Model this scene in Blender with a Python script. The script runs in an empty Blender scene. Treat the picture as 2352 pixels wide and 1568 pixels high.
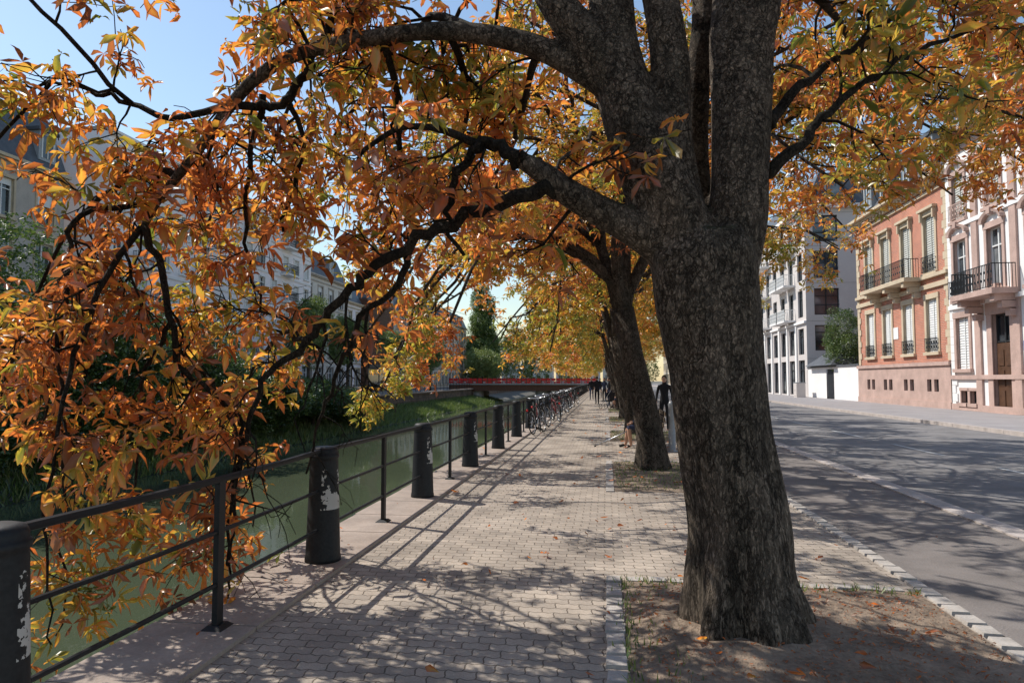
import bpy, math, random
import numpy as np
from mathutils import Vector, Matrix, noise
random.seed(7)
sc=bpy.context.scene
sc.view_settings.view_transform='Standard'
sc.view_settings.look='None'
sc.view_settings.exposure=0
COL=sc.collection
Z=Vector((0,0,1))

# ------------------------------------------------------------------ materials
def nodes(m):
    m.use_nodes=True
    nt=m.node_tree
    for n in list(nt.nodes): nt.nodes.remove(n)
    return nt
def N(nt,t,**k):
    n=nt.nodes.new(t)
    for a,v in k.items(): setattr(n,a,v)
    return n
def ramp(nt,fac,stops):
    r=N(nt,'ShaderNodeValToRGB')
    els=r.color_ramp.elements
    els[0].position=stops[0][0]; els[0].color=(*stops[0][1],1)
    els[1].position=stops[-1][0]; els[1].color=(*stops[-1][1],1)
    for p,c in stops[1:-1]:
        e=els.new(p); e.color=(*c,1)
    nt.links.new(fac,r.inputs[0]); return r.outputs[0]
def coords(nt,scale=(1,1,1),swz=None):
    t=N(nt,'ShaderNodeTexCoord'); out=t.outputs['Object']
    if swz:
        s=N(nt,'ShaderNodeSeparateXYZ'); nt.links.new(out,s.inputs[0])
        c=N(nt,'ShaderNodeCombineXYZ')
        for i,a in enumerate(swz):
            if a in 'XYZ': nt.links.new(s.outputs['XYZ'.index(a)],c.inputs[i])
        out=c.outputs[0]
    m=N(nt,'ShaderNodeMapping'); m.inputs['Scale'].default_value=scale
    nt.links.new(out,m.inputs[0]); return m.outputs[0]
def noisetex(nt,vec,scale,detail=5,rough=.6):
    n=N(nt,'ShaderNodeTexNoise'); n.inputs['Scale'].default_value=scale
    n.inputs['Detail'].default_value=detail; n.inputs['Roughness'].default_value=rough
    nt.links.new(vec,n.inputs['Vector']); return n.outputs[0]
def bump(nt,h,strength=.5,dist=.02,normal=None):
    b=N(nt,'ShaderNodeBump'); b.inputs['Strength'].default_value=strength
    b.inputs['Distance'].default_value=dist; nt.links.new(h,b.inputs['Height'])
    if normal: nt.links.new(normal,b.inputs['Normal'])
    return b.outputs[0]
def mix(nt,fac,a,b,mode='MIX'):
    m=N(nt,'ShaderNodeMix',data_type='RGBA',blend_type=mode)
    for idx,v in ((0,fac),(6,a),(7,b)):
        if isinstance(v,(int,float)): m.inputs[idx].default_value=v
        elif isinstance(v,tuple): m.inputs[idx].default_value=(*v,1)
        else: nt.links.new(v,m.inputs[idx])
    return m.outputs[2]
def math_(nt,op,a,b=None,c=None):
    m=N(nt,'ShaderNodeMath',operation=op)
    for i,v in enumerate((a,b,c)):
        if v is None: continue
        if isinstance(v,(int,float)): m.inputs[i].default_value=v
        else: nt.links.new(v,m.inputs[i])
    return m.outputs[0]
def finish(nt,color,rough=.8,normal=None,metal=0,spec=.3):
    p=N(nt,'ShaderNodeBsdfPrincipled'); o=N(nt,'ShaderNodeOutputMaterial')
    if isinstance(color,tuple): p.inputs['Base Color'].default_value=(*color,1)
    else: nt.links.new(color,p.inputs['Base Color'])
    if isinstance(rough,(int,float)): p.inputs['Roughness'].default_value=rough
    else: nt.links.new(rough,p.inputs['Roughness'])
    p.inputs['Metallic'].default_value=metal
    p.inputs['Specular IOR Level'].default_value=spec
    if normal: nt.links.new(normal,p.inputs['Normal'])
    nt.links.new(p.outputs[0],o.inputs[0]); return p
def plain(name,c,rough=.7,var=.25,scale=3,bstr=.3,bd=.01,metal=0,spec=.3,bscale=None):
    m=bpy.data.materials.new(name); nt=nodes(m); v=coords(nt)
    n=noisetex(nt,v,scale,6)
    n2=noisetex(nt,v,bscale or scale*12,4)
    f=math_(nt,'MULTIPLY_ADD',n2,.35,math_(nt,'MULTIPLY',n,.65))
    lo=tuple(x*(1-var) for x in c); hi=tuple(min(1,x*(1+var)) for x in c)
    finish(nt,ramp(nt,f,[(.33,lo),(.67,hi)]),rough,bump(nt,n2,bstr,bd),metal,spec)
    return m
M={}
M['asphalt']=plain('asphalt_mat',(.2,.19,.187),.85,.35,1.2,.7,.012,bscale=90)
M['asphalt2']=plain('cycle_asphalt_mat',(.2,.178,.165),.85,.35,1.5,.7,.012,bscale=70)
M['sidewalk']=plain('sidewalk_mat',(.3,.28,.28),.85,.15,.8,.3,.005,bscale=60)
M['coping']=plain('coping_mat',(.35,.285,.24),.85,.3,2.5,.5,.01,bscale=50)
M['stone']=plain('cobble_mat',(.42,.385,.35),.8,.3,5,.5,.01)
M['kerbstone']=plain('kerbstone_mat',(.44,.39,.36),.8,.25,4,.4,.008)
M['soil']=plain('soil_mat',(.23,.175,.13),.95,.5,3,1,.03,bscale=26)
M['paint_white']=plain('road_paint_mat',(.42,.42,.41),.7,.45,14,.2,.003)
M['iron']=plain('painted_iron_mat',(.011,.012,.014),.55,.4,6,.25,.003,spec=.35)
M['earth']=plain('earth_mat',(.14,.13,.11),.95,.3,.4,.4,.03)
M['slate']=plain('slate_mat',(.085,.09,.1),.5,.3,2,.4,.01,spec=.4)
M['zinc']=plain('zinc_mat',(.3,.32,.34),.4,.2,2,.2,.01,spec=.5)
M['white_wall']=plain('white_render_mat',(.8,.78,.76),.85,.06,.8,.15,.004)
M['sandstone']=plain('pink_sandstone_mat',(.47,.33,.28),.85,.22,1.5,.4,.01)
M['beige_stone']=plain('beige_stone_mat',(.55,.45,.32),.85,.15,1.5,.3,.01)
M['modern']=plain('modern_cladding_mat',(.6,.55,.52),.8,.07,.6,.15,.005)
M['grey_stone']=plain('grey_stone_mat',(.45,.4,.35),.85,.2,1.0,.3,.01)
M['cream']=plain('cream_render_mat',(.68,.63,.56),.85,.1,1.0,.2,.005)
M['lilac']=plain('pale_render_mat',(.86,.8,.8),.85,.05,1.0,.2,.005)
M['frame_white']=plain('white_frame_mat',(.75,.75,.73),.5,.05,2,.1,.002)
M['frame_dark']=plain('dark_frame_mat',(.03,.032,.035),.4,.2,2,.1,.002)
M['wood_door']=plain('oak_door_mat',(.09,.045,.025),.5,.3,4,.3,.004)
M['slats']=plain('brown_slats_mat',(.13,.06,.035),.6,.3,4,.3,.004)
M['red']=plain('red_paint_mat',(.65,.035,.03),.5,.2,2,.2,.004)
M['green_frame']=plain('teal_paint_mat',(.2,.42,.38),.6,.1,2,.2,.004)
M['concrete']=plain('concrete_mat',(.35,.33,.3),.9,.2,1,.4,.01)
M['bluesign']=plain('blue_enamel_mat',(.02,.06,.4),.3,.05,2,.05,.001)
M['rubber']=plain('rubber_mat',(.015,.015,.015),.8,.2,10,.2,.002)
M['steel']=plain('steel_mat',(.45,.46,.48),.3,.1,8,.1,.001,metal=.9)
M['bikered']=plain('bike_red_mat',(.22,.03,.03),.35,.1,8,.05,.001)
M['bikeblue']=plain('bike_grey_mat',(.1,.13,.18),.35,.1,8,.05,.001)
M['skin']=plain('skin_mat',(.5,.29,.2),.55,.08,20,.05,.001)
M['hairm']=plain('hair_mat',(.03,.02,.013),.6,.3,30,.3,.002)
M['cloth_black']=plain('black_cloth_mat',(.018,.018,.022),.85,.2,20,.2,.003)
M['cloth_navy']=plain('navy_cloth_mat',(.03,.04,.08),.85,.2,20,.2,.003)
M['cloth_white']=plain('white_cloth_mat',(.6,.6,.6),.85,.1,20,.2,.003)
M['cloth_red']=plain('red_cloth_mat',(.35,.06,.06),.85,.1,20,.2,.003)
M['bench_wood']=plain('bench_wood_mat',(.12,.09,.06),.7,.3,8,.3,.003)
M['greygreen']=plain('louver_mat',(.5,.5,.46),.7,.1,3,.1,.003)

def m_glass():
    m=bpy.data.materials.new('window_glass_mat'); nt=nodes(m); v=coords(nt)
    n=noisetex(nt,v,.5,2)
    finish(nt,ramp(nt,n,[(.35,(.02,.025,.03)),(.55,(.07,.08,.09)),(.7,(.3,.31,.31))]),.06,None,0,1.0)
    return m
M['glass']=m_glass()

def m_pavers():
    m=bpy.data.materials.new('paver_mat'); nt=nodes(m)
    t=N(nt,'ShaderNodeTexCoord'); s=N(nt,'ShaderNodeSeparateXYZ'); nt.links.new(t.outputs['Object'],s.inputs[0])
    X,Y=s.outputs[0],s.outputs[1]
    wy=math_(nt,'MULTIPLY',math_(nt,'PINGPONG',math_(nt,'ADD',X,50),.0425),.42)
    wx=math_(nt,'MULTIPLY',math_(nt,'PINGPONG',math_(nt,'ADD',Y,50),.05),.22)
    c=N(nt,'ShaderNodeCombineXYZ')
    nt.links.new(math_(nt,'ADD',X,wx),c.inputs[0]); nt.links.new(math_(nt,'ADD',Y,wy),c.inputs[1])
    v=c.outputs[0]
    nn=N(nt,'ShaderNodeTexNoise'); nn.inputs['Scale'].default_value=3; nt.links.new(v,nn.inputs['Vector'])
    vm=N(nt,'ShaderNodeVectorMath',operation='MULTIPLY_ADD'); nt.links.new(nn.outputs['Color'],vm.inputs[0])
    vm.inputs[1].default_value=(.035,.035,0); nt.links.new(v,vm.inputs[2])
    b=N(nt,'ShaderNodeTexBrick'); nt.links.new(vm.outputs[0],b.inputs['Vector'])
    b.inputs['Color1'].default_value=(.46,.4,.34,1); b.inputs['Color2'].default_value=(.34,.298,.258,1)
    b.inputs['Mortar'].default_value=(.15,.125,.1,1)
    b.inputs['Scale'].default_value=1; b.inputs['Mortar Size'].default_value=.0045
    b.inputs['Mortar Smooth'].default_value=.4
    b.inputs['Brick Width'].default_value=.17; b.inputs['Row Height'].default_value=.1
    v2=coords(nt)
    n1=noisetex(nt,v2,1.3,6); n2=noisetex(nt,v2,120,4)
    c1=mix(nt,1.0,b.outputs[0],ramp(nt,n1,[(.3,(.64,.62,.6)),(.7,(1.18,1.15,1.11))]),'MULTIPLY')
    c2=mix(nt,.5,c1,ramp(nt,n2,[(.3,(.6,.6,.6)),(.7,(1.3,1.3,1.3))]),'MULTIPLY')
    h=math_(nt,'ADD',math_(nt,'MULTIPLY',b.outputs['Fac'],-1),math_(nt,'MULTIPLY',n2,.3))
    finish(nt,c2,.85,bump(nt,h,.8,.008))
    return m
M['pavers']=m_pavers()

def m_brick():
    m=bpy.data.materials.new('red_brick_mat'); nt=nodes(m); v=coords(nt,(1,1,1),'YZ0')
    b=N(nt,'ShaderNodeTexBrick'); nt.links.new(v,b.inputs['Vector'])
    b.inputs['Color1'].default_value=(.56,.19,.11,1); b.inputs['Color2'].default_value=(.43,.15,.095,1)
    b.inputs['Mortar'].default_value=(.5,.38,.3,1); b.inputs['Scale'].default_value=1
    b.inputs['Mortar Size'].default_value=.012; b.inputs['Brick Width'].default_value=.26; b.inputs['Row Height'].default_value=.09
    n=noisetex(nt,coords(nt),.9,5)
    c=mix(nt,1.0,b.outputs[0],ramp(nt,n,[(.3,(.82,.8,.8)),(.7,(1.15,1.12,1.1))]),'MULTIPLY')
    finish(nt,c,.85,bump(nt,b.outputs['Fac'],.4,-.006)); return m
M['brick']=m_brick()
def m_wall():
    m=bpy.data.materials.new('quay_masonry_mat'); nt=nodes(m); v=coords(nt,(1,1,1),'YZ0')
    b=N(nt,'ShaderNodeTexBrick'); nt.links.new(v,b.inputs['Vector'])
    b.inputs['Color1'].default_value=(.2,.14,.11,1); b.inputs['Color2'].default_value=(.12,.095,.08,1)
    b.inputs['Mortar'].default_value=(.07,.06,.05,1); b.inputs['Scale'].default_value=1
    b.inputs['Mortar Size'].default_value=.015; b.inputs['Brick Width'].default_value=.7; b.inputs['Row Height'].default_value=.3
    n=noisetex(nt,coords(nt),.7,6)
    c=mix(nt,1.0,b.outputs[0],ramp(nt,n,[(.3,(.5,.55,.45)),(.7,(1.3,1.25,1.2))]),'MULTIPLY')
    finish(nt,c,.9,bump(nt,b.outputs['Fac'],.5,-.02)); return m
M['quay']=m_wall()

def m_water():
    m=bpy.data.materials.new('river_water_mat'); nt=nodes(m); v=coords(nt,(1,.45,1))
    n=noisetex(nt,v,1.6,4,.55); n2=noisetex(nt,v,.25,3)
    p=finish(nt,ramp(nt,n2,[(.3,(.062,.078,.045)),(.7,(.085,.1,.06))]),.04,bump(nt,n,.12,.04),0,.7)
    p.inputs['IOR'].default_value=1.5
    return m
M['water']=m_water()

def m_bark(name,moss=.5,bs=13,dark=1.0,zs=.6,near=False):
    m=bpy.data.materials.new(name); nt=nodes(m)
    if near:   # furrows near the foot stretch upward, blocky plates higher up
        t=N(nt,'ShaderNodeTexCoord'); s0=N(nt,'ShaderNodeSeparateXYZ'); nt.links.new(t.outputs['Object'],s0.inputs[0])
        zz=s0.outputs[2]; z2=math_(nt,'MULTIPLY',zz,zz)
        zn=math_(nt,'MULTIPLY_ADD',z2,.08,math_(nt,'MULTIPLY',zz,.2))
        c0=N(nt,'ShaderNodeCombineXYZ'); nt.links.new(s0.outputs[0],c0.inputs[0]); nt.links.new(s0.outputs[1],c0.inputs[1]); nt.links.new(zn,c0.inputs[2])
        v=c0.outputs[0]
    else: v=coords(nt,(1,1,zs))
    nn=N(nt,'ShaderNodeTexNoise'); nn.inputs['Scale'].default_value=10; nn.inputs['Detail'].default_value=7; nn.inputs['Roughness'].default_value=.68; nt.links.new(v,nn.inputs['Vector'])
    vm=N(nt,'ShaderNodeVectorMath',operation='MULTIPLY_ADD'); nt.links.new(nn.outputs['Color'],vm.inputs[0])
    vm.inputs[1].default_value=(.19,.19,.19); nt.links.new(v,vm.inputs[2])
    vo=N(nt,'ShaderNodeTexVoronoi',feature='DISTANCE_TO_EDGE'); vo.inputs['Scale'].default_value=bs
    nt.links.new(vm.outputs[0],vo.inputs['Vector'])
    vc=N(nt,'ShaderNodeTexVoronoi',feature='F1'); vc.inputs['Scale'].default_value=bs
    nt.links.new(vm.outputs[0],vc.inputs['Vector'])
    vo2=N(nt,'ShaderNodeTexVoronoi',feature='DISTANCE_TO_EDGE'); vo2.inputs['Scale'].default_value=bs*1.9
    nt.links.new(vm.outputs[0],vo2.inputs['Vector'])
    fine=noisetex(nt,v,60,7,.75)
    mid=noisetex(nt,v,13,6,.65)
    big=noisetex(nt,v,3,4)
    # crack width varies along the trunk: some edges vanish, others gape
    wv=noisetex(nt,v,7,3,.5)
    e=math_(nt,'MINIMUM',math_(nt,'MULTIPLY_ADD',vo.outputs['Distance'],math_(nt,'MULTIPLY_ADD',mid,12,3.0),math_(nt,'MULTIPLY',math_(nt,'SUBTRACT',wv,.47),2.2)),1)
    e=math_(nt,'MAXIMUM',e,0)
    e2=math_(nt,'MINIMUM',math_(nt,'MULTIPLY',vo2.outputs['Distance'],7),1)
    s=N(nt,'ShaderNodeSeparateColor'); nt.links.new(vc.outputs['Color'],s.inputs[0])
    h=math_(nt,'ADD',math_(nt,'MULTIPLY',e,1.0),math_(nt,'ADD',math_(nt,'MULTIPLY',fine,.55),math_(nt,'ADD',math_(nt,'MULTIPLY',e2,.4),math_(nt,'ADD',math_(nt,'MULTIPLY',mid,1.1),math_(nt,'MULTIPLY',s.outputs[0],.25)))))
    d=dark
    c=ramp(nt,e,[(0,(.03*d,.024*d,.019*d)),(.5,(.082*d,.068*d,.056*d)),(1,(.125*d,.106*d,.09*d))])
    c=mix(nt,.6,c,ramp(nt,e2,[(0,(.4,.4,.4)),(.7,(1.15,1.15,1.15))]),'MULTIPLY')
    c=mix(nt,1.0,c,ramp(nt,fine,[(.3,(.5,.5,.5)),(.7,(1.45,1.42,1.38))]),'MULTIPLY')
    c=mix(nt,1.0,c,ramp(nt,mid,[(.3,(.6,.6,.6)),(.7,(1.4,1.37,1.33))]),'MULTIPLY')
    c=mix(nt,1.0,c,ramp(nt,big,[(.35,(.62,.62,.58)),(.65,(1.2,1.15,1.1))]),'MULTIPLY')
    if moss>0:
        g=N(nt,'ShaderNodeNewGeometry'); sp=N(nt,'ShaderNodeSeparateXYZ'); nt.links.new(g.outputs['Normal'],sp.inputs[0])
        mm=math_(nt,'MULTIPLY',math_(nt,'SUBTRACT',math_(nt,'ADD',sp.outputs[2],math_(nt,'MULTIPLY',mid,.6)),.8),3)
        mm2=N(nt,'ShaderNodeClamp'); nt.links.new(mm,mm2.inputs[0])
        c=mix(nt,math_(nt,'MULTIPLY',mm2.outputs[0],moss),c,(.05,.065,.018))
    finish(nt,c,.9,bump(nt,h,1.0,.022),0,.2)
    return m
M['bark']=m_bark('bark_mat',.5,21,1.6,.62,True)
M['twig']=m_bark('twig_bark_mat',.3,30,.5)
M['barkfar']=m_bark('bark_row_mat',.2,20,1.1)

def m_leaf(name,tr=.5,gain=1.0):
    m=bpy.data.materials.new(name); nt=nodes(m)
    a=N(nt,'ShaderNodeAttribute'); a.attribute_name='lc'
    c=a.outputs['Color']
    d=N(nt,'ShaderNodeBsdfDiffuse'); t=N(nt,'ShaderNodeBsdfTranslucent'); g=N(nt,'ShaderNodeBsdfGlossy')
    g.inputs['Roughness'].default_value=.38
    nt.links.new(c,d.inputs[0])
    c2=mix(nt,1.0,c,(1.3*gain,1.22*gain,.95*gain),'MULTIPLY')
    nt.links.new(c2,t.inputs[0])
    mx=N(nt,'ShaderNodeMixShader'); mx.inputs[0].default_value=tr
    nt.links.new(d.outputs[0],mx.inputs[1]); nt.links.new(t.outputs[0],mx.inputs[2])
    m2=N(nt,'ShaderNodeMixShader'); m2.inputs[0].default_value=.07
    nt.links.new(mx.outputs[0],m2.inputs[1]); nt.links.new(g.outputs[0],m2.inputs[2])
    o=N(nt,'ShaderNodeOutputMaterial'); nt.links.new(m2.outputs[0],o.inputs[0])
    return m
M['leaf']=m_leaf('autumn_leaf_mat',.52,1.18)
M['green']=m_leaf('green_leaf_mat',.35,1.0)

def m_bollard():
    m=bpy.data.materials.new('bollard_paint_mat'); nt=nodes(m); v=coords(nt)
    n=noisetex(nt,v,5,5,.65); n2=noisetex(nt,v,40,3)
    s=N(nt,'ShaderNodeSeparateXYZ'); t=N(nt,'ShaderNodeTexCoord'); nt.links.new(t.outputs['Object'],s.inputs[0])
    # torn sticker remains on the side turned to the path, upper half
    k=math_(nt,'MULTIPLY',math_(nt,'GREATER_THAN',n,.52),math_(nt,'MULTIPLY',math_(nt,'GREATER_THAN',s.outputs[2],.45),math_(nt,'GREATER_THAN',s.outputs[0],.07)))
    k=math_(nt,'MULTIPLY',k,math_(nt,'LESS_THAN',s.outputs[2],.86))
    c=mix(nt,k,ramp(nt,n2,[(.3,(.011,.012,.014)),(.7,(.022,.024,.027))]),(.5,.49,.47))
    finish(nt,c,.58,bump(nt,n2,.2,.003),0,.3); return m
M['bollard']=m_bollard()

# ------------------------------------------------------------------ builders
class MB:
    def __init__(s): s.v=[];s.f=[];s.m=[];s.slots=[]
    def mi(s,m):
        m=M[m] if isinstance(m,str) else m
        if m not in s.slots: s.slots.append(m)
        return s.slots.index(m)
    def poly(s,pts,m):
        b=len(s.v); s.v.extend(tuple(p) for p in pts); s.f.append(tuple(range(b,b+len(pts)))); s.m.append(s.mi(m))
    def hexa(s,p,m):
        b=len(s.v); s.v.extend(tuple(q) for q in p); i=s.mi(m)
        for f in ((0,3,2,1),(4,5,6,7),(0,1,5,4),(1,2,6,5),(2,3,7,6),(3,0,4,7)):
            s.f.append(tuple(b+k for k in f)); s.m.append(i)
    def box(s,x0,x1,y0,y1,z0,z1,m):
        s.hexa([(x0,y0,z0),(x1,y0,z0),(x1,y1,z0),(x0,y1,z0),(x0,y0,z1),(x1,y0,z1),(x1,y1,z1),(x0,y1,z1)],m)
    def tube(s,pts,rads,n,m,cap=True,mod=None):
        pts=[Vector(p) for p in pts]; i0=len(s.v); mi=s.mi(m)
        ref=None
        for k,p in enumerate(pts):
            if k==0: T=pts[1]-pts[0]
            elif k==len(pts)-1: T=pts[-1]-pts[-2]
            else: T=pts[k+1]-pts[k-1]
            T.normalize()
            if ref is None:
                ref=Vector((1,0,0)) if abs(T.x)<.8 else Vector((0,1,0))
            a=ref-T*ref.dot(T)
            if a.length<1e-4: a=T.orthogonal()
            a.normalize(); ref=a; b=T.cross(a)
            for j in range(n):
                th=2*math.pi*j/n; r=rads[k]
                if mod: r*=mod(th,p)
                q=p+a*(r*math.cos(th))+b*(r*math.sin(th)); s.v.append((q.x,q.y,q.z))
        for k in range(len(pts)-1):
            for j in range(n):
                A=i0+k*n+j; B=i0+k*n+(j+1)%n
                s.f.append((A,B,B+n,A+n)); s.m.append(mi)
        if cap:
            s.f.append(tuple(i0+j for j in reversed(range(n)))); s.m.append(mi)
            e=i0+(len(pts)-1)*n
            s.f.append(tuple(e+j for j in range(n))); s.m.append(mi)
    def sphere(s,c,r,m,nu=12,nv=8,zmin=-1):
        c=Vector(c); i0=len(s.v); mi=s.mi(m)
        for i in range(nv+1):
            ph=-math.pi/2+math.pi*i/nv
            for j in range(nu):
                th=2*math.pi*j/nu
                s.v.append((c.x+r[0]*math.cos(ph)*math.cos(th),c.y+r[1]*math.cos(ph)*math.sin(th),c.z+r[2]*max(zmin,math.sin(ph))))
        for i in range(nv):
            for j in range(nu):
                A=i0+i*nu+j;B=i0+i*nu+(j+1)%nu
                s.f.append((A,B,B+nu,A+nu)); s.m.append(mi)
    def mesh(s,name,smooth=False):
        me=bpy.data.meshes.new(name); me.from_pydata(s.v,[],s.f)
        for m in s.slots: me.materials.append(m)
        me.polygons.foreach_set('material_index',s.m)
        if smooth: me.polygons.foreach_set('use_smooth',[True]*len(s.f))
        me.update(); return me
    def obj(s,name,parent=None,smooth=False):
        o=bpy.data.objects.new(name,s.mesh(name+'_mesh',smooth)); COL.objects.link(o)
        if parent: o.parent=parent
        return o
def empty(name,loc=(0,0,0),rot=0):
    e=bpy.data.objects.new(name,None); COL.objects.link(e); e.location=loc; e.rotation_euler=(0,0,rot); e.empty_display_size=.3
    return e
def link(name,me,parent=None,loc=(0,0,0),rot=(0,0,0),scale=(1,1,1)):
    o=bpy.data.objects.new(name,me); COL.objects.link(o); o.location=loc; o.rotation_euler=rot; o.scale=scale
    if parent: o.parent=parent
    return o

# ------------------------------------------------------------------ leaves
PAL=np.array([[.13,.18,.03],[.30,.31,.045],[.58,.42,.07],[.74,.35,.065],[.72,.22,.055],[.52,.135,.04],[.27,.11,.045]])
PX=np.array([0,.2,.4,.55,.7,.85,1.0])
GP=np.array([[.012,.03,.01],[.025,.055,.014],[.045,.09,.02],[.08,.14,.03],[.15,.22,.05],[.2,.26,.07],[.25,.3,.1]])
def pal(h,P=PAL):
    h=np.clip(h,0,1); return np.stack([np.interp(h,PX,P[:,i]) for i in range(3)],-1)
def leaf_template(nl,L,W,rows,seed,spread=1.9,droop=.5,fold=.25):
    r=np.random.default_rng(seed); V=[];T=[];E=[]
    for i in range(nl):
        th=-spread+2*spread*(i/(nl-1) if nl>1 else .5)+r.normal(0,.18)
        l=L*(1-.35*abs(th)/max(spread,.1))*r.uniform(.7,1.2); w=W*l/L*r.uniform(.6,1.2); dr=droop*r.uniform(-.2,2.0); tw=r.normal(0,.8)
        curl=r.normal(0,.35)
        ax=np.array([math.cos(th),math.sin(th),0]); sd=np.array([-math.sin(th),math.cos(th),0]); up=np.array([0,0,1.])
        sd2=sd*math.cos(tw)+up*math.sin(tw); up2=np.cross(ax,sd2)
        def P(t,s,f=0):
            return ax*(t*l*(1-.25*dr*t))+sd2*(s*w+curl*l*t*t*.5)+up2*(f*w)+up*(-dr*l*t*t*.8)
        b=len(V); V.append(P(0,0)); E.append(.1)
        prof={1:[(.62,1)],2:[(.38,.55),(.74,1)],3:[(.3,.4),(.6,.9),(.85,.75)]}[rows]
        for t,s in prof:
            V+= [P(t,-s/2,fold),P(t,0,0),P(t,s/2,fold)]; E+=[.75+.2*t,.15+.3*t,.75+.2*t]
        V.append(P(1,0,.1)); E.append(1.1)
        T+=[(b,b+1,b+2),(b,b+2,b+3)]
        for k in range(rows-1):
            a=b+1+3*k
            T+=[(a,a+3,a+4),(a,a+4,a+1),(a+1,a+4,a+5),(a+1,a+5,a+2)]
        a=b+1+3*(rows-1); t=b+1+3*rows
        T+=[(a,t,a+1),(a+1,t,a+2)]
    return np.array(V),np.array(T),np.array(E)
def mesh_np(name,V,T,C,mat):
    me=bpy.data.meshes.new(name)
    me.vertices.add(len(V)); me.vertices.foreach_set('co',V.astype(np.float32).ravel())
    me.loops.add(T.size); me.loops.foreach_set('vertex_index',T.astype(np.int32).ravel())
    me.polygons.add(len(T)); me.polygons.foreach_set('loop_start',np.arange(0,T.size,3,dtype=np.int32))
    me.update(calc_edges=True)
    ca=me.color_attributes.new('lc','FLOAT_COLOR','POINT')
    ca.data.foreach_set('color',np.concatenate([C,np.ones((len(C),1))],1).astype(np.float32).ravel())
    me.materials.append(mat); return me
def leaves(name,P,size,hue,temps,mat,seed=1,tilt=.8,P_=PAL,edge=.38,yaw=None):
    """P: (n,3) leaf positions, hue (n,) 0 green .. 1 brown"""
    r=np.random.default_rng(seed); n=len(P); VV=[];TT=[];CC=[];off=0
    which=r.integers(0,len(temps),n)
    for k,(V,T,E) in enumerate(temps):
        idx=np.where(which==k)[0]; m=len(idx)
        if m==0: continue
        ya=r.uniform(0,2*np.pi,m); ti=np.abs(r.normal(0,tilt,m)); az=r.uniform(0,2*np.pi,m)
        c,s=np.cos(ya),np.sin(ya); Z0=np.zeros(m);O=np.ones(m)
        R1=np.stack([np.stack([c,-s,Z0],-1),np.stack([s,c,Z0],-1),np.stack([Z0,Z0,O],-1)],1)
        kx,ky=np.cos(az),np.sin(az); c,s=np.cos(ti),np.sin(ti); v=1-c
        R2=np.stack([np.stack([c+kx*kx*v,kx*ky*v,ky*s],-1),np.stack([kx*ky*v,c+ky*ky*v,-kx*s],-1),np.stack([-ky*s,kx*s,c],-1)],1)
        R=R2@R1
        sz=size*r.uniform(.65,1.25,m)
        W=np.einsum('mij,vj->mvi',R,V)*sz[:,None,None]+P[idx][:,None,:]
        h=hue[idx][:,None]+(E[None,:]-.5)*edge+r.normal(0,.04,(m,len(V)))
        C=pal(h,P_)*r.uniform(.65,1.2,(m,1,1))
        VV.append(W.reshape(-1,3)); CC.append(C.reshape(-1,3))
        TT.append((T[None]+(np.arange(m)*len(V))[:,None,None]+off).reshape(-1,3)); off+=m*len(V)
    return mesh_np(name,np.concatenate(VV),np.concatenate(TT),np.concatenate(CC),mat)
NEAR=[leaf_template(n,.155,.055,2,s,1.8,.7,.38) for n,s in ((5,1),(6,2),(5,3),(5,4),(4,5),(6,6),(3,7))]
MID=[leaf_template(4,.15,.058,1,s,1.8,.6,.3) for s in (11,12,13,14)]
GRN=[leaf_template(4,.12,.07,1,s,2.6,.3,.2) for s in (21,22,23)]

# ------------------------------------------------------------------ tree growth
def unit(v):
    l=np.linalg.norm(v); return v/(l if l>1e-9 else 1)
def path(p,d,L,n,jit,grav,r):
    pts=[p]; st=L/n
    for i in range(n):
        d=unit(d+r.normal(0,jit,3)+np.array([0,0,grav])); p=p+d*st; pts.append(p)
    return pts
CLEAR=[lambda p:True]
def grow(wb,pts,rads,start,dens,L1,ntw,Ltw,nlf,r,out,mat,grav=-.08,lift=0.0,sides=4,jit=.22,twmin=.3,off=.06):
    pts=[np.array(p,float) for p in pts]
    seg=[np.linalg.norm(pts[i+1]-pts[i]) for i in range(len(pts)-1)]; cum=np.concatenate([[0],np.cumsum(seg)]); Lt=cum[-1]
    s=start*Lt
    while s<Lt:
        i=min(np.searchsorted(cum,s,side='right')-1,len(seg)-1); t=(s-cum[i])/seg[i]
        p=pts[i]*(1-t)+pts[i+1]*t; rad=rads[i]*(1-t)+rads[i+1]*t; T=unit(pts[i+1]-pts[i])
        s+=r.uniform(.5,1.5)/dens
        v=r.normal(0,1,3); v=unit(v-T*v.dot(T)); d=unit(T*.55+v+np.array([0,0,lift]))
        L=r.uniform(*L1)*(1-.35*min(1,s/Lt)); sp=path(p,d,L,5,jit,grav,r)
        if not (CLEAR[0](sp[5]) and CLEAR[0](sp[3])): continue
        r0=min(rad*.6,.007+.012*L); rr=[r0*(1-.14*k) for k in range(6)]
        wb.tube(sp,rr,sides,mat,False)
        for k in range(ntw):
            q=r.uniform(twmin,1.0)*5; a=min(int(q),4); f=q-a
            pp=sp[a]*(1-f)+sp[a+1]*f; T2=unit(sp[a+1]-sp[a]); v=r.normal(0,1,3); v=unit(v-T2*v.dot(T2))
            tp=path(pp,unit(T2*.8+v),r.uniform(*Ltw),3,jit,grav,r)
            if not CLEAR[0](tp[3]): continue
            wb.tube(tp,[r0*.5,r0*.42,r0*.36,r0*.3],3,mat,False)
            for j in range(nlf):
                f=r.uniform(.2,1.1)*3; a=min(int(f),2); g=f-a
                out.append(tp[a]*(1-g)+tp[a+1]*g+r.normal(0,off,3)+np.array([0,0,-.03]))
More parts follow.
